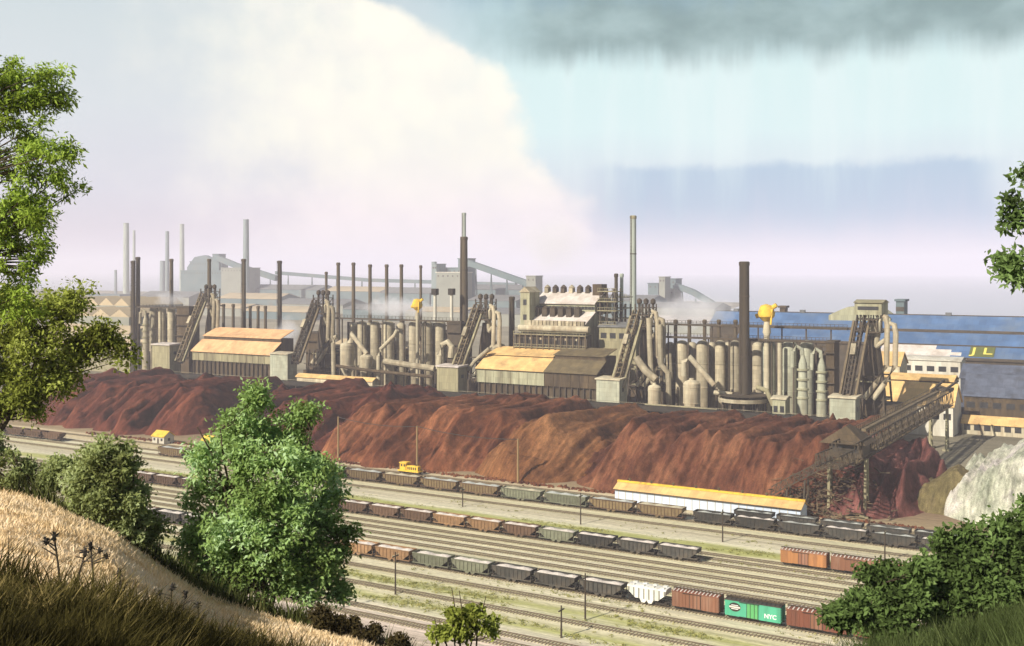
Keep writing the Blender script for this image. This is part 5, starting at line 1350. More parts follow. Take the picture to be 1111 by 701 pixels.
# ------------------------------------------------------------------ lake on the horizon
def lake():
    m = bpy.data.materials.new('lake_water'); m.use_nodes = True; b = m.node_tree.nodes['Principled BSDF']
    b.inputs['Base Color'].default_value = (.42, .42, .46, 1); b.inputs['Roughness'].default_value = .35
    nz = m.node_tree.nodes.new('ShaderNodeTexNoise'); nz.inputs['Scale'].default_value = .02; nz.inputs['Detail'].default_value = 6
    tc = m.node_tree.nodes.new('ShaderNodeTexCoord'); m.node_tree.links.new(tc.outputs['Object'], nz.inputs['Vector'])
    bp = m.node_tree.nodes.new('ShaderNodeBump'); bp.inputs['Strength'].default_value = .3; bp.inputs['Distance'].default_value = 1.0
    m.node_tree.links.new(nz.outputs['Fac'], bp.inputs['Height']); m.node_tree.links.new(bp.outputs[0], b.inputs['Normal'])
    g = MB(); pts = []
    x = -13000
    while x <= 13000:
        q = min(1, max(0, (x + 800)/420)); q = q*q*(3 - 2*q)
        pts.append((x, (2330 + 160*math.sin(x*.0011))*(1 - q) + q*(905 + 30*math.sin(x*.004)) + random.uniform(-12, 12), .06)); x += 60
    g.v = pts + [(13000, 11900, .06), (-13000, 11900, .06)]; g.f = [tuple(range(len(g.v)))]
    g.single('lake', m, 0, 0, 0, kind='structure')
lake()

# ------------------------------------------------------------------ the hill we stand on
_px = [-600, 0, 60, 120, 170, 230, 300, 370, 440, 500, 560, 700, 860, 930, 1000, 1060, 1111, 1300, 1800]
_yl = [515, 531, 549, 576, 612, 652, 672, 690, 715, 745, 770, 775, 760, 725, 700, 682, 668, 630, 600]
_dl = [30, 29, 28, 27, 27, 27, 27, 26, 25, 24, 23, 22, 22, 23, 24, 25, 25, 26, 28]
def hill_z(X, Y):
    X = np.asarray(X, float); Y = np.asarray(Y, float)
    Yc = np.maximum(Y, .8)
    px = CX + F*X/Yc
    yl = np.interp(px, _px, _yl); dl = np.interp(px, _px, _dl)
    m = (yl - HY)/F - 1.8/dl
    z = H - 1.8 - m*np.minimum(np.maximum(Y, -30), dl)
    x = np.maximum(Y - dl, 0); w = 2.0
    z = z - m*x - (.66 - m)*(x - w*(1 - np.exp(-x/w)))
    z = z + (fbm(X*.35 + 50, Y*.35 + 50, 4) - .47)*.30*np.clip(Y/8, 0, 1) + (fbm(X*.07 + 9, Y*.07, 3) - .45)*2.4*np.clip((Y - 40)/30, 0, 1)
    # low earth hump below the foot of the tall bush
    return z
def hill_ground():
    m = bpy.data.materials.new('hill_soil'); m.use_nodes = True
    nt = m.node_tree; N = nt.nodes; L = nt.links; b = N['Principled BSDF']; b.inputs['Roughness'].default_value = .95
    b.inputs['Specular IOR Level'].default_value = .1
    tc = N.new('ShaderNodeTexCoord'); sx = N.new('ShaderNodeSeparateXYZ'); L.new(tc.outputs['Object'], sx.inputs[0])
    n = N.new('ShaderNodeTexNoise'); n.inputs['Scale'].default_value = .8; n.inputs['Detail'].default_value = 8; L.new(tc.outputs['Object'], n.inputs['Vector'])
    cr = N.new('ShaderNodeValToRGB'); L.new(n.outputs['Fac'], cr.inputs['Fac'])
    e = cr.color_ramp.elements; e[0].position = .35; e[0].color = (.60, .42, .20, 1); e[1].position = .65; e[1].color = (.80, .62, .40, 1)
    n2 = N.new('ShaderNodeTexNoise'); n2.inputs['Scale'].default_value = 3; n2.inputs['Detail'].default_value = 6; L.new(tc.outputs['Object'], n2.inputs['Vector'])
    c2 = N.new('ShaderNodeValToRGB'); L.new(n2.outputs['Fac'], c2.inputs['Fac'])
    e = c2.color_ramp.elements; e[0].position = .35; e[0].color = (.025, .02, .008, 1); e[1].position = .65; e[1].color = (.07, .055, .022, 1)
    # straw on the upper bank, weeds and leaf litter elsewhere
    at = N.new('ShaderNodeAttribute'); at.attribute_name = 'straw'
    mx = N.new('ShaderNodeMix'); mx.data_type = 'RGBA'
    L.new(at.outputs['Fac'], mx.inputs['Factor']); L.new(c2.outputs[0], mx.inputs['A']); L.new(cr.outputs[0], mx.inputs['B'])
    L.new(mx.outputs['Result'], b.inputs['Base Color'])
    return m
def straw_mask(X, Y):
    Yc = np.maximum(Y, .8); px = CX + F*X/Yc
    dl = np.interp(px, _px, _dl)
    wob = (fbm(X*.5 + 3, Y*.5 + 8, 3) - .45)*4
    near = np.interp(px, [-600, 0, 60, 110, 200, 250, 300, 420], [10.2, 11.0, 11.2, 12.0, 16.0, 18.5, 17.5, 16])
    a = np.clip((Y + wob*.5 - near)/1.2, 0, 1) * np.clip((dl + 1.5 - Y)/1.5, 0, 1)
    return a * np.clip((430 - px)/40, 0, 1)
xs = np.concatenate([np.arange(-150, -24, 2.5), np.arange(-24, 26, .4), np.arange(26, 150, 2.5)])
ys = np.concatenate([np.arange(-25, 4, 1.5), np.arange(4, 44, .4), np.arange(44, 150, 2.0)])
hm = grid_mesh('hillside', xs, ys, hill_z, hill_ground(), keep=-1.5)
co = np.empty(len(hm.vertices)*3, np.float32); hm.vertices.foreach_get('co', co); co = co.reshape(-1, 3)
at = hm.attributes.new('straw', 'FLOAT', 'POINT'); at.data.foreach_set('value', straw_mask(co[:, 0], co[:, 1]).astype(np.float32))
tag(link('hillside', hm), kind='structure')

# ------------------------------------------------------------------ grass
def blades(n_try, px0, px1, d0, d1, keepf, h0, h1, w, lean, seed):
    r = np.random.default_rng(seed)
    Y = d0*(d1/d0)**r.random(n_try)*1.0; px = r.uniform(px0, px1, n_try); X = (px - CX)/F*Y
    k = keepf(X, Y, r); X, Y = X[k], Y[k]; n = len(X)
    Zb = hill_z(X, Y) - .03
    h = r.uniform(h0, h1, n)*(.25 + 1.6*fbm(X*1.5, Y*1.5, 4))
    an = r.uniform(0, 2*math.pi, n); ln = lean*h*r.uniform(.2, 1.2, n)
    ux, uy = np.cos(an), np.sin(an); a2 = r.uniform(0, math.pi, n); wx, wy = np.cos(a2)*w/2, np.sin(a2)*w/2
    base = np.stack([X, Y, Zb], 1)
    off = lambda t, hh: np.stack([ux*ln*t, uy*ln*t, h*hh], 1)
    wd = np.stack([wx, wy, np.zeros(n)], 1)
    mid = base + off(.35, .55); tip = base + off(1.0, .97)
    V = np.stack([base - wd, base + wd, mid + wd*.8, mid - wd*.8, tip], 1).reshape(-1, 3)
    i = np.arange(n)*5
    Fq = np.concatenate([np.stack([i, i+1, i+2], 1), np.stack([i, i+2, i+3], 1), np.stack([i+3, i+2, i+4], 1)])
    return V, Fq
G_straw = leafmat('dry_grass', [(.58, .41, .20), (.77, .58, .33), (.84, .67, .44), (.86, .74, .55)], .2)
G_dark = leafmat('rank_grass', [(.016, .014, .006), (.04, .034, .011), (.085, .072, .022), (.30, .23, .09)], .2)
G_green = leafmat('green_grass', [(.03, .035, .012), (.06, .07, .022), (.10, .11, .035), (.16, .15, .06)], .2)
V, Fq = blades(70000, -160, 480, 12.5, 29, lambda X, Y, r: straw_mask(X, Y) > r.random(len(X))*.8 + .1, .05, .15, .022, .9, 5)
tag(link('dry_grass', mesh_np('dry_grass', V, Fq, G_straw)), 'pale dry straw grass on the crest of the near hillside', 'grass', kind='stuff')
V, Fq = blades(90000, -120, 430, 5.5, 19, lambda X, Y, r: straw_mask(X, Y) < r.random(len(X))**3*.9 + .02, .16, .50, .018, .8, 6)
tag(link('rank_grass', mesh_np('rank_grass', V, Fq, G_dark)), 'tall dark brown green grass in the lower left corner', 'grass', kind='stuff')
V, Fq = blades(30000, 840, 1250, 12, 27, lambda X, Y, r: r.random(len(X)) < .9, .3, .7, .022, .5, 8)
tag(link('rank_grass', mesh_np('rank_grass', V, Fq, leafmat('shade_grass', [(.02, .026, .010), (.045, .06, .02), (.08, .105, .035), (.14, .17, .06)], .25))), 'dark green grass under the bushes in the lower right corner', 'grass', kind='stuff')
def lipband(X, Y, r):
    px = CX + F*X/Y; dl = np.interp(px, _px, _dl); return (Y > dl + .2) & (Y < dl + 5)
V, Fq = blades(42000, -120, 560, 22, 33, lipband, .2, .6, .03, .6, 9)
tag(link('verge_grass', mesh_np('verge_grass', V, Fq, G_green)), 'scrubby green grass along the far lip of the near hillside', 'grass', kind='stuff')

# dry weed stalks
def weed(px, py_top, D, label, seed, heads=1):
    r = random.Random(seed); X = (px - CX)/F*D; z0 = float(hill_z(X, D)); zt = H - (py_top - HY)/F*D
    t = bpy.data.objects.new('weed_stalk', None); COL.objects.link(t); t.location = (X, D, z0); tag(t, label, 'weed', 'dead weed stalks in the rank grass')
    h = max(.4, zt - z0)
    m = MB(); lx = r.uniform(-.12, .12)
    m.tube([(0, 0, -.05), (lx*.4, 0, h*.5), (lx, .02, h)], .016, .010, 6)
    hd = [(lx, .02, h)]
    for k in range(3):
        q = r.uniform(.45, .9); e = (lx*q + r.choice((-1, 1))*r.uniform(.08, .2), r.uniform(-.05, .05), h*q + r.uniform(.0, .14))
        m.tube([(lx*q, 0, h*q), e], .010, .007, 5); hd.append(e)
    st = bpy.data.objects.new('stem', m.mesh('stem', M['dark'])); COL.objects.link(st); st.parent = t
    for k, e in enumerate(hd[:1 + heads]):
        b = MB(); s = .036 if k == 0 else .026
        b.lathe(e[0], e[1], [(s*.3, e[2] - s*1.6), (s*.8, e[2] - s*.8), (s*.6, e[2]), (s*.75, e[2] + s*.7), (s*.35, e[2] + s*1.5), (.003, e[2] + s*1.7)], 7)
        for q in range(14):
            a = r.uniform(0, 6.28); el = r.uniform(-.6, 1.2)
            b.bar(e, (e[0] + s*1.9*math.cos(a)*math.cos(el), e[1] + s*1.9*math.sin(a)*math.cos(el), e[2] + s*2.2*math.sin(el)), .009)
        o = bpy.data.objects.new('seed_head', b.mesh('seed_head', M['black'])); COL.objects.link(o); o.parent = t
weed(66, 583, 13.5, 'dead weed with the largest round seed head, left of the others', 1, 2)
weed(82, 600, 13.6, 'thin bent dead weed between the two with the largest heads', 2, 0)
weed(103, 593, 14, 'dead weed with two stacked seed heads in the middle of the straw bank', 3, 2)
weed(134, 622, 14.6, 'bent dead weed stalk arching right, without a large head', 4, 0)
weed(184, 638, 16.5, 'dead weed with a small square seed head near the bottom of the bank', 5, 1)
weed(196, 646, 17, 'thin dead weed just right of the one with the small square head', 6, 0)
weed(217, 657, 17.5, 'rightmost leaning dead weed at the lower edge of the straw bank', 7, 0)

# ------------------------------------------------------------------ trees and bushes
def foliage(cs, rs, n, size, r, droop=.2, shape=.46, flat=.8):
    """n leaves spread through the clumps (centre, radius)"""
    cs = np.asarray(cs, float); rs = np.asarray(rs, float)
    p = rs**2.2; p = p/p.sum(); idx = r.choice(len(cs), n, p=p)
    d = r.normal(size=(n, 3)); d /= np.linalg.norm(d, axis=1)[:, None]
    rad = rs[idx]*r.random(n)**(.5)*(1 + .18*r.normal(size=n))
    P = cs[idx] + d*rad[:, None]*np.array([1, 1, flat])
    a = d*.8 + r.normal(size=(n, 3))*.75; a[:, 2] -= droop; a /= np.linalg.norm(a, axis=1)[:, None]
    up = np.array([-.50, -.60, .62]) + r.normal(size=(n, 3))*.36      # leaves turn to the light
    b = np.cross(a, up); b /= np.linalg.norm(b, axis=1)[:, None] + 1e-9
    nn = np.cross(b, a)
    L_ = size*r.uniform(.45, 1.6, n)[:, None]; Wd = L_*shape
    V = np.stack([P - a*L_*.5, P + b*Wd*.5 + nn*L_*.06 - a*L_*.05, P + a*L_*.5, P - b*Wd*.5 + nn*L_*.06 - a*L_*.05], 1).reshape(-1, 3)
    i = np.arange(n)*4
    return V, np.concatenate([np.stack([i, i+1, i+2], 1), np.stack([i, i+2, i+3], 1)])
def clumps(ell, per, r, rad, D):
    """ell: (px, py, rx, ry, depth) lobes in metres-at-distance form; clump centres near each lobe's skin"""
    C, Rr = [], []
    for (px, py, rx, ry, *q) in ell:
        d0 = D + (q[0] if q else 0)
        c = np.array([(px - CX)/F*d0, d0, H - (py - HY)/F*d0]); rr = np.array([rx/F*d0, .85*(rx + ry)/2/F*d0, ry/F*d0])
        k = max(3, int(per*rx*ry/900))
        for _ in range(k):
            d = r.normal(size=3); d /= np.linalg.norm(d)
            C.append(c + d*rr*r.uniform(.35, 1.0)); Rr.append(rad*r.uniform(.6, 1.35))
    return np.array(C), np.array(Rr)
def tree(name, label, cat, base_px, D, ell, nleaf, size, lm, seed, per=14, rad=.45, stems=3, trunk_r=.12, base_py=None, group=None, top_frac=.9, shape=.46, droop=.2, twig=True, flat=.8):
    r = np.random.default_rng(seed)
    bx = (base_px - CX)/F*D; bz = float(hill_z(bx, D))
    base = Vector((bx, D, bz - .15))
    C, Rr = clumps(ell, per, r, rad, D)
    keep = C[:, 2] > hill_z(C[:, 0], C[:, 1]) + .1
    C, Rr = C[keep], Rr[keep]
    t = bpy.data.objects.new(name, None); COL.objects.link(t); t.location = base; tag(t, label, cat, group)
    V, Fq = foliage(C, Rr, nleaf, size, r, droop, shape, flat)
    V = V - np.array(base)
    o = link('crown', mesh_np(name + '_crown', V, Fq, lm), t)
    # stems run up through the crown, limbs reach to every clump
    m = MB(); top = C[:, 2].max(); cx = C[:, 0].mean(); nodes = []
    for k in range(stems):
        tgt = C[r.integers(len(C))] if stems > 1 else np.array([cx*.4 + bx*.6, D, top])
        if stems > 1: tgt = np.array([tgt[0], tgt[1], bz + (top - bz)*r.uniform(.7, top_frac)])
        pts = []
        for q in range(7):
            f = q/6; p = np.array(base)*(1 - f) + tgt*f + r.normal(size=3)*.05*(top - bz)*f*(1 - f)*2; p[2] = base.z + (tgt[2] - base.z)*f**.9; pts.append(p)
        m.tube([tuple(np.array(p) - np.array(base)) for p in pts], trunk_r, trunk_r*.22, 8); nodes += [(p, trunk_r*(1 - .78*i/6)) for i, p in enumerate(pts)][1:]
    NP_ = np.array([n_[0] for n_ in nodes])
    if twig:
        for c in C:
            d = np.linalg.norm((NP_ - c)*np.array([1, 1, 1.0]), axis=1) + np.where(NP_[:, 2] > c[2] - .1, 1.5, 0)
            j = int(np.argmin(d)); a = NP_[j]; mid = (a + c)/2 + np.array([0, 0, -.06*np.linalg.norm(c - a)]) + r.normal(size=3)*.05
            m.tube([tuple(a - np.array(base)), tuple(mid - np.array(base)), tuple(c - np.array(base))], max(.012, nodes[j][1]*.4), .008, 5)
    tr = bpy.data.objects.new('trunk', m.mesh(name + '_trunk', M['bark'])); COL.objects.link(tr); tr.parent = t
    return t
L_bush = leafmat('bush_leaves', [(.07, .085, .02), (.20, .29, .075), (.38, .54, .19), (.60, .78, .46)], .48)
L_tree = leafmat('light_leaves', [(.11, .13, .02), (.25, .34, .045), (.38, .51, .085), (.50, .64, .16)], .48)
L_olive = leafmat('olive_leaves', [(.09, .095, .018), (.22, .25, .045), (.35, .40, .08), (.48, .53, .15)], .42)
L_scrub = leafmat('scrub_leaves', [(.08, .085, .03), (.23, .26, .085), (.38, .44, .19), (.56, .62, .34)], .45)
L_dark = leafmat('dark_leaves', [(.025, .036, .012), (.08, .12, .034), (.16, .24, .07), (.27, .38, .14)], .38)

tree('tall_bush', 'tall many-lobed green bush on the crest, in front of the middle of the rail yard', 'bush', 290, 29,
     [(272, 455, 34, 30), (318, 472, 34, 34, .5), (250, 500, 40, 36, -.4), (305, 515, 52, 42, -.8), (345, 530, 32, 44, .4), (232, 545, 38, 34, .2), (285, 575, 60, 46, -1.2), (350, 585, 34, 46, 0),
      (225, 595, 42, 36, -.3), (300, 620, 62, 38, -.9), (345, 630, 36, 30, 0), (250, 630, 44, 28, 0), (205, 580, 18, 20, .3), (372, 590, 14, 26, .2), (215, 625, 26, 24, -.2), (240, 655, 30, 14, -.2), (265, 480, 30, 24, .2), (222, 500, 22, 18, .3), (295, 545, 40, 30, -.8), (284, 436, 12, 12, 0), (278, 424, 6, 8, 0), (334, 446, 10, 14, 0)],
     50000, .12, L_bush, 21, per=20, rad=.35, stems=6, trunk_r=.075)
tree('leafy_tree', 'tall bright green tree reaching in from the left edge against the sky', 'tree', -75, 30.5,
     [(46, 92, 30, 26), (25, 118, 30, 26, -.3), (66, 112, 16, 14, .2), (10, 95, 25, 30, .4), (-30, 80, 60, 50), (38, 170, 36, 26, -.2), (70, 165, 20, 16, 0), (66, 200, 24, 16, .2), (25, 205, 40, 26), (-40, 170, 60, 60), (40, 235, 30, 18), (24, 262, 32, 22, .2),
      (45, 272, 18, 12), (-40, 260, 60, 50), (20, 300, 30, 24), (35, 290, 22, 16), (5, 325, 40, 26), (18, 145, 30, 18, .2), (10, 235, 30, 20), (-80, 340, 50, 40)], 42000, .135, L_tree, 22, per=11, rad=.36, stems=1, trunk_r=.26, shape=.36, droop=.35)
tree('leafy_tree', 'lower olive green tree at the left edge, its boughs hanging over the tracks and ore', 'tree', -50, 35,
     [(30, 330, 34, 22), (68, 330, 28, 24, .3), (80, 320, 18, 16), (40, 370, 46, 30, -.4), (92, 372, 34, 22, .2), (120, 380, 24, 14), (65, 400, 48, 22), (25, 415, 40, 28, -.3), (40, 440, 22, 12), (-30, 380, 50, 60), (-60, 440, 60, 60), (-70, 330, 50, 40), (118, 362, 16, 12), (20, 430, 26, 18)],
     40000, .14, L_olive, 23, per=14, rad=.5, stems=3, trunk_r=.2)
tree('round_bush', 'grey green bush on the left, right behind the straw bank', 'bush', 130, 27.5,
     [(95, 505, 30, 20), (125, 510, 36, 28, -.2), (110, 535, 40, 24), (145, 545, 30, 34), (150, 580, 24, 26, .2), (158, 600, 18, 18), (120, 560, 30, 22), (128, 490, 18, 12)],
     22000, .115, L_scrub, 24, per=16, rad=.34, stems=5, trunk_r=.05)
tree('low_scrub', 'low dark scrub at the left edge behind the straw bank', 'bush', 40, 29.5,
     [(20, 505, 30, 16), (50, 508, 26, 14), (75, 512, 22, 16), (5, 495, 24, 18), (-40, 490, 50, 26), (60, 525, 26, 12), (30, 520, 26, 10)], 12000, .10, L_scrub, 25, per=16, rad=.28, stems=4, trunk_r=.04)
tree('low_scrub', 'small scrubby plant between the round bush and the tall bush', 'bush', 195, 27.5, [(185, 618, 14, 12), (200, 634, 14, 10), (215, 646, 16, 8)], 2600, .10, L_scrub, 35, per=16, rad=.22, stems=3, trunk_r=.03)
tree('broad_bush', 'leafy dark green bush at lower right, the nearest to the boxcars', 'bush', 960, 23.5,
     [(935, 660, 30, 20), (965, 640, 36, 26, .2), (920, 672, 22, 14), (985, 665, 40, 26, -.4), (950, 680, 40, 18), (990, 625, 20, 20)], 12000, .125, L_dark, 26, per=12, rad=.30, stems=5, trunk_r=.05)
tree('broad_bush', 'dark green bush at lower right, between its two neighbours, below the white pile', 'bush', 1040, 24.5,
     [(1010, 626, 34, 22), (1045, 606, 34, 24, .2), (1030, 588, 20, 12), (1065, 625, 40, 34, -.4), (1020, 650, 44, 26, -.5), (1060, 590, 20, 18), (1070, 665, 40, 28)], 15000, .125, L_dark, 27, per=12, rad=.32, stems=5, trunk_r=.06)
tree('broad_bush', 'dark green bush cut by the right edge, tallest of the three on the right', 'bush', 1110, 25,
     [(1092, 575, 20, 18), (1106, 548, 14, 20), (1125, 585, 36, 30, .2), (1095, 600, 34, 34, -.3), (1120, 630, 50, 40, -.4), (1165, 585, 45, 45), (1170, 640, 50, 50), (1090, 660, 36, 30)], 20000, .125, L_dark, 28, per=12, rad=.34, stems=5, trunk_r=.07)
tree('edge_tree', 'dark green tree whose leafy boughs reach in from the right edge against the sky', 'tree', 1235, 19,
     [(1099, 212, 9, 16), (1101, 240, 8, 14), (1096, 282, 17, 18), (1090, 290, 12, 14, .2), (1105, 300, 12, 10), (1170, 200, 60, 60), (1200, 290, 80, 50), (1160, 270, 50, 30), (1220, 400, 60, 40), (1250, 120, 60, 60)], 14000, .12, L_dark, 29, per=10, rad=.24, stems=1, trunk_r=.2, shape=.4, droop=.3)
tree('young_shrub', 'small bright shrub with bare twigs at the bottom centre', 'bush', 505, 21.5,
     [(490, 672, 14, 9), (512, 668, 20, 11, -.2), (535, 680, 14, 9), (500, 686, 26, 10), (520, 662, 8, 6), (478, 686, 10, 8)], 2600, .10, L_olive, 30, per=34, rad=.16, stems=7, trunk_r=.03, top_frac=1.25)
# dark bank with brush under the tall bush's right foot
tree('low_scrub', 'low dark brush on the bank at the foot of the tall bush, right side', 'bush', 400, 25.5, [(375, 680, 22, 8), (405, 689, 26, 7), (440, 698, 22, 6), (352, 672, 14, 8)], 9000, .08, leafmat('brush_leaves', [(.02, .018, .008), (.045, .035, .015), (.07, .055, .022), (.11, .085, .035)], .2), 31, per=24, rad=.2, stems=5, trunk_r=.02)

# weeds between the tracks
r = np.random.default_rng(77); C = []; 
for (n0, sp_, cnt) in ((182.2, 1.6, 700), (193.6, 1.8, 800), (256.6, 1.9, 900), (203.2, 1.0, 160), (215, .8, 120), (245, .6, 80), (266, 2.5, 120), (290, 1.5, 160)):
    sv = r.uniform(R(150, n0), R(1010, n0), cnt*3); nv = n0 + r.normal(size=cnt*3)*sp_; k = vnoise(sv*.09 + n0, nv*.3) > .52
    for a, b in zip(sv[k], nv[k]): C.append(W(a, b, r.uniform(.05, .3)))
C = np.array(C); Vw, Fw = foliage(C, r.uniform(.2, .7, len(C)), 26000, .32, r, 0, .4, .45)
Vw[:, 2] = np.maximum(Vw[:, 2], .02)
tag(link('yard_weeds', mesh_np('yard_weeds', Vw, Fw, leafmat('yard_weed_leaves', [(.10, .10, .03), (.20, .21, .05), (.32, .30, .09), (.42, .36, .16)], .25))), 'yellow green weeds growing between the tracks', 'weeds', kind='stuff')

# ------------------------------------------------------------------ camera, sun, sky, air
cam = bpy.data.cameras.new('camera'); co_ = bpy.data.objects.new('camera', cam); COL.objects.link(co_)
co_.location = (0, 0, H); co_.rotation_euler = (math.radians(90), 0, 0)
cam.sensor_fit = 'HORIZONTAL'; cam.sensor_width = 36; cam.lens = 36*F/1111.0
cam.shift_x = 0; cam.shift_y = (HY - 350.5)/1111.0
cam.clip_start = .1; cam.clip_end = 60000
scene.camera = co_

SUN_DIR = Vector((-.64, -.60, .58)).normalized()      # towards the sun
sun = bpy.data.lights.new('sun', 'SUN'); sun.energy = 5.0; sun.angle = math.radians(.53); sun.color = (1.0, .935, .84)
so = bpy.data.objects.new('sun', sun); COL.objects.link(so); so.rotation_euler = SUN_DIR.to_track_quat('Z', 'Y').to_euler(); so.location = (0, 0, 300)

w = bpy.data.worlds.new('World'); scene.world = w; w.use_nodes = True
nt = w.node_tree; NN = nt.nodes; LL = nt.links
class V_:
    def __init__(s, k): s.k = k
    def _m(s, op, o=None, o2=None, clamp=False):
        q = NN.new('ShaderNodeMath'); q.operation = op; q.use_clamp = clamp
        for i, v in enumerate((s, o, o2)):
            if v is None: continue
            if isinstance(v, V_): LL.new(v.k, q.inputs[i])
            else: q.inputs[i].default_value = v
        return V_(q.outputs[0])
    def __add__(s, o): return s._m('ADD', o)
    def __radd__(s, o): return s._m('ADD', o)
    def __sub__(s, o): return s._m('SUBTRACT', o)
    def __rsub__(s, o): return (s*-1.0) + o
    def __mul__(s, o): return s._m('MULTIPLY', o)
    def __rmul__(s, o): return s._m('MULTIPLY', o)
    def __truediv__(s, o): return s._m('DIVIDE', o)
def ss(v, a, b, lo=0.0, hi=1.0):
    q = NN.new('ShaderNodeMapRange'); q.interpolation_type = 'SMOOTHSTEP'; LL.new(v.k, q.inputs['Value'])
    for nm, x in (('From Min', a), ('From Max', b), ('To Min', lo), ('To Max', hi)):
        if isinstance(x, V_): LL.new(x.k, q.inputs[nm])
        else: q.inputs[nm].default_value = x
    return V_(q.outputs['Result'])
def mixc(f, a, b):
    q = NN.new('ShaderNodeMix'); q.data_type = 'RGBA'; q.clamp_factor = True
    if isinstance(f, V_): LL.new(f.k, q.inputs['Factor'])
    else: q.inputs['Factor'].default_value = f
    for nm, x in (('A', a), ('B', b)):
        if isinstance(x, V_): LL.new(x.k, q.inputs[nm])
        else: q.inputs[nm].default_value = (*lin(x), 1)
    return V_(q.outputs['Result'])
tcw = NN.new('ShaderNodeTexCoord'); sw = NN.new('ShaderNodeSeparateXYZ'); LL.new(tcw.outputs['Generated'], sw.inputs[0])
dx, dy, dz = (V_(sw.outputs[i]) for i in range(3))
az = dx._m('ARCTAN2', dy); el = dz._m('ARCSINE')
A = az*(180/math.pi); E = el*(180/math.pi)            # azimuth right of the view axis, elevation, in degrees
def wn(scale, vs=(1, 1, 1), detail=5, rough=.6, off=0.0):
    cb = NN.new('ShaderNodeCombineXYZ'); LL.new((A*(vs[0]*scale)).k, cb.inputs[0]); LL.new((E*(vs[1]*scale)).k, cb.inputs[1]); cb.inputs[2].default_value = off
    n = NN.new('ShaderNodeTexNoise'); n.inputs['Scale'].default_value = 1; n.inputs['Detail'].default_value = detail; n.inputs['Roughness'].default_value = rough
    LL.new(cb.outputs[0], n.inputs['Vector']); return V_(n.outputs['Fac'])
n1 = wn(.22, detail=7); n2 = wn(.5, off=7.0, detail=6); n3 = wn(.42, (1, .10, 1), 5, .6, 3.0); nb = wn(.10, detail=4, off=11)
nbil = wn(.75, detail=5, off=5.0)
def ramp(v, stops):
    q = NN.new('ShaderNodeValToRGB'); e = q.color_ramp.elements
    while len(e) < len(stops): e.new(.5)
    lo, hi = stops[0][0], stops[-1][0]
    for x, (p, c) in zip(e, stops): x.position = (p - lo)/(hi - lo); x.color = (*lin(c), 1)
    q.color_ramp.interpolation = 'EASE' if False else 'LINEAR'
    mr = NN.new('ShaderNodeMapRange'); mr.inputs['From Min'].default_value = lo; mr.inputs['From Max'].default_value = hi; LL.new(v.k, mr.inputs['Value'])
    LL.new(mr.outputs[0], q.inputs['Fac']); return V_(q.outputs['Color'])
En = E + (n1 - .5)*1.6
left = ramp(En, [(-3, (.82, .78, .83)), (1.2, (.82, .785, .845)), (4, (.82, .825, .87)), (8, (.82, .85, .87)), (12, (.79, .835, .85)), (14.5, (.75, .81, .84)), (22, (.55, .66, .78))])
right = ramp(En, [(-3, (.84, .81, .86)), (.5, (.84, .81, .87)), (2.5, (.81, .82, .88)), (5, (.81, .87, .905)), (7, (.83, .925, .93)), (10, (.82, .92, .92)), (12, (.72, .84, .86)), (22, (.45, .58, .70))])
An = A + (nb - .5)*6
base = mixc(ss(An, -8, 2), left, right)
# lower left bank of mist
base = mixc(ss(En, 2.9, 4.6)*(ss(En, 4.8, 5.6)*-1.0 + 1.0)*ss(An, -17, -12)*(ss(An, -6, -2)*-1.0 + 1.0)*.55, base, (.73, .78, .84))
# bluish rain bank on the right
bank = (ss(E + (n2 - .5)*1.2, 4.9, 5.6)*-1.0 + 1.0)*ss(E + (n1 - .5)*2.2, .2, 3.4)*ss(An, 3.0, 8.0)*(ss(An, 23, 25.5)*-1.0 + 1.0)
base = mixc(bank*ss(n3, .25, .7, .5, 1.0), base, (.53, .68, .81))
# bright vertical showers
show = ss(n3, .38, .70)*ss(E, .5, 6)*(ss(E, 10.5, 12.6)*-1.0 + 1.0)*ss(An, 1, 4)
base = mixc(show*.6, base, (.885, .945, .945))
# dark rain cloud across the upper right
lowedge = E + (n3 - .5)*3.6 + (n2 - .5)*.8
dark = ss(lowedge, 9.9, 11.7)*ss(An + (n1 - .5)*5, -3.0, 3.0)*(ss(E, 20, 30)*-1.0 + 1.0)
base = mixc(dark*.93, base, mixc(ss(wn(.28, (1, 1.5, 1), 4, .5, 9.0), .3, .75), (.475, .58, .585), (.635, .735, .74)))
base = mixc(ss(lowedge, 12.9, 14.4)*ss(An, -10, 0)*.5*(ss(E, 20, 30)*-1.0 + 1.0), base, (.53, .66, .73))
# the great bank of lit steam cloud drifting up and to the left
fc = NN.new('ShaderNodeFloatCurve'); mrn = NN.new('ShaderNodeMapRange'); mrn.inputs['From Min'].default_value = -1; mrn.inputs['From Max'].default_value = 15
LL.new(E.k, mrn.inputs['Value']); LL.new(mrn.outputs[0], fc.inputs['Value'])
pts = [(-1, 4.1), (1.0, 4.2), (3.0, 4.35), (4.0, 3.6), (5.2, 2.0), (6.8, 1.2), (8.8, .8), (10.6, -.6), (12, -3.0), (13.2, -5.5), (15, -9)]
cv = fc.mapping.curves[0]
for i, (e, a) in enumerate(pts):
    loc = ((e + 1)/16, (a + 10)/16)
    if i == 0: cv.points[0].location = loc
    elif i == len(pts) - 1: cv.points[1].location = loc
    else: cv.points.new(*loc)
fc.mapping.update()
edge = V_(fc.outputs[0])*16.0 - 10.0
vo = NN.new('ShaderNodeTexVoronoi'); vo.feature = 'SMOOTH_F1'; vo.inputs['Smoothness'].default_value = .35; vo.inputs['Scale'].default_value = 1.0
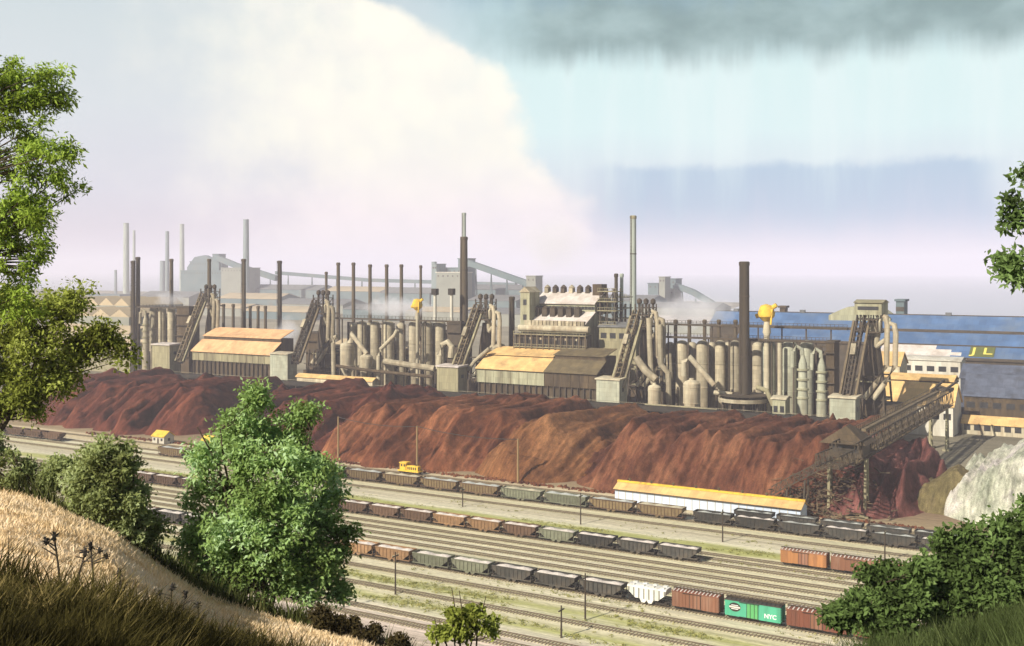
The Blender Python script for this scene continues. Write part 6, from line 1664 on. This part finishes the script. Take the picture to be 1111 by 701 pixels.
cbv = NN.new('ShaderNodeCombineXYZ'); LL.new((A*.55 + (n2 - .5)*1.0).k, cbv.inputs[0]); LL.new((E*.62 + (nbil - .5)*.9).k, cbv.inputs[1]); LL.new(cbv.outputs[0], vo.inputs['Vector'])
puff = V_(vo.outputs['Distance'])
Ab = A + (nbil - .5)*1.6 + (n2 - .5)*1.0 + (puff - .35)*1.1
plume = (ss(Ab - edge, -1.3, .35)*-1.0 + 1.0)*ss(An + (n1 - .5)*14, -21, -7)*(ss(E, 16, 24)*-1.0 + 1.0)
steamc = mixc(ss(E + (n1 - .5)*3, 2, 6.5), (.975, .93, .945), (.985, .975, .92))
steamc = mixc(ss(puff + (n2 - .5)*.6, .2, .9)*.3, steamc, (.89, .88, .885))
base = mixc(plume*ss(n1, .25, .6, .78, 1.0), base, steamc)
# Nishita sky takes over overhead and behind
sky = NN.new('ShaderNodeTexSky'); sky.sky_type = 'NISHITA'; sky.sun_disc = False
sky.sun_elevation = math.asin(SUN_DIR.z); sky.sun_rotation = math.atan2(SUN_DIR.x, SUN_DIR.y)
sky.air_density = 1.2; sky.dust_density = 2.0
SKYS = .055
cl = NN.new('ShaderNodeVectorMath'); cl.operation = 'SCALE'; LL.new(base.k, cl.inputs[0]); cl.inputs['Scale'].default_value = .80/SKYS
fin = mixc(ss(E, 17, 30), V_(cl.outputs[0]), V_(sky.outputs[0]))
bg = NN['Background']; LL.new(fin.k, bg.inputs['Color']); bg.inputs['Strength'].default_value = SKYS

# steam from the mill: real volumes
def steam(px, py, n, rx, ry, rn, dens, label, seed, scale=2.2, thr=.42, tint=(1.0, .985, .99)):
    s = R(px, n); Y = YD(s, n); z = Z(py, s, n); a, c = rx/F*Y, ry/F*Y
    m = bpy.data.materials.new('steam_%d' % seed); m.use_nodes = True; N = m.node_tree.nodes; L = m.node_tree.links
    N.remove(N['Principled BSDF'])
    tc = N.new('ShaderNodeTexCoord'); nz = N.new('ShaderNodeTexNoise'); nz.noise_dimensions = '4D'; nz.inputs['W'].default_value = seed*3.7
    mp = N.new('ShaderNodeMapping'); mp.inputs['Scale'].default_value = (1/a, 1/rn, 1/c); L.new(tc.outputs['Object'], mp.inputs[0])
    mp2 = N.new('ShaderNodeMapping'); mp2.inputs['Scale'].default_value = (1/c, 1/c, 1/c); L.new(tc.outputs['Object'], mp2.inputs[0])
    nz.inputs['Scale'].default_value = scale; nz.inputs['Detail'].default_value = 4; nz.inputs['Roughness'].default_value = .6; L.new(mp2.outputs[0], nz.inputs['Vector'])
    ln = N.new('ShaderNodeVectorMath'); ln.operation = 'LENGTH'; L.new(mp.outputs[0], ln.inputs[0])
    fo = N.new('ShaderNodeMapRange'); fo.inputs['From Min'].default_value = .15; fo.inputs['From Max'].default_value = .98; fo.inputs['To Min'].default_value = .35; fo.inputs['To Max'].default_value = -.35
    L.new(ln.outputs['Value'], fo.inputs['Value'])
    ad = N.new('ShaderNodeMath'); ad.operation = 'ADD'; L.new(nz.outputs['Fac'], ad.inputs[0]); L.new(fo.outputs[0], ad.inputs[1])
    mr = N.new('ShaderNodeMapRange'); mr.inputs['From Min'].default_value = thr; mr.inputs['From Max'].default_value = thr + .35; mr.inputs['To Max'].default_value = dens; L.new(ad.outputs[0], mr.inputs['Value'])
    v = N.new('ShaderNodeVolumePrincipled'); v.inputs['Color'].default_value = (*tint, 1); v.inputs['Anisotropy'].default_value = 0; L.new(mr.outputs[0], v.inputs['Density'])
    L.new(v.outputs[0], N['Material Output'].inputs['Volume'])
    b = MB()
    for i in range(1): b.lathe(0, 0, [(max(.001, math.sin(math.pi*q/12)), -math.cos(math.pi*q/12)) for q in range(13)], 20)
    b.v = [(x*a + s, y*rn + n, zz*c + z) for (x, y, zz) in b.v]
    o = b.single('steam', m, s, n, z, label, 'steam', kind='stuff'); return o
steam(430, 334, 482, 74, 19, 14, .10, 'low pinkish steam drifting behind the tan stoves left of the middle furnace', 1)
steam(312, 362, 478, 24, 26, 12, .12, 'small puff of steam left of the second furnace', 2)
steam(752, 338, 540, 76, 30, 20, .08, 'low pinkish white steam behind the right hand stoves', 3)
steam(184, 325, 476, 26, 14, 12, .12, 'small steam puff above the leftmost stoves', 4)
steam(602, 262, 640, 64, 50, 40, .02, 'white steam plume rising behind the cast house into the cloud', 5, scale=1.8)

# haze: one even box of air
def haze():
    m = bpy.data.materials.new('haze'); m.use_nodes = True; n = m.node_tree.nodes; l = m.node_tree.links
    n.remove(n['Principled BSDF'])
    v = n.new('ShaderNodeVolumePrincipled'); v.inputs['Color'].default_value = (.94, .90, 1.0, 1); v.inputs['Density'].default_value = .00020; v.inputs['Anisotropy'].default_value = .0
    l.new(v.outputs[0], n['Material Output'].inputs['Volume'])
    b = MB(); b.box((-15500, -9500, -3), (15500, 13500, 215)); o = b.single('haze', m, 0, 0, 0, kind='stuff'); o['label'] = 'pale haze over the whole valley'; o['category'] = 'haze'
    return o
haze()

scene.render.engine = 'CYCLES'
scene.view_settings.view_transform = 'Standard'; scene.view_settings.look = 'None'
scene.view_settings.exposure = 0.48; scene.view_settings.gamma = 1.0
try:
    scene.cycles.use_denoising = True
    scene.cycles.volume_bounces = 10; scene.cycles.max_bounces = 12; scene.cycles.transparent_max_bounces = 6
    scene.cycles.diffuse_bounces = 3; scene.cycles.glossy_bounces = 2
except Exception: pass
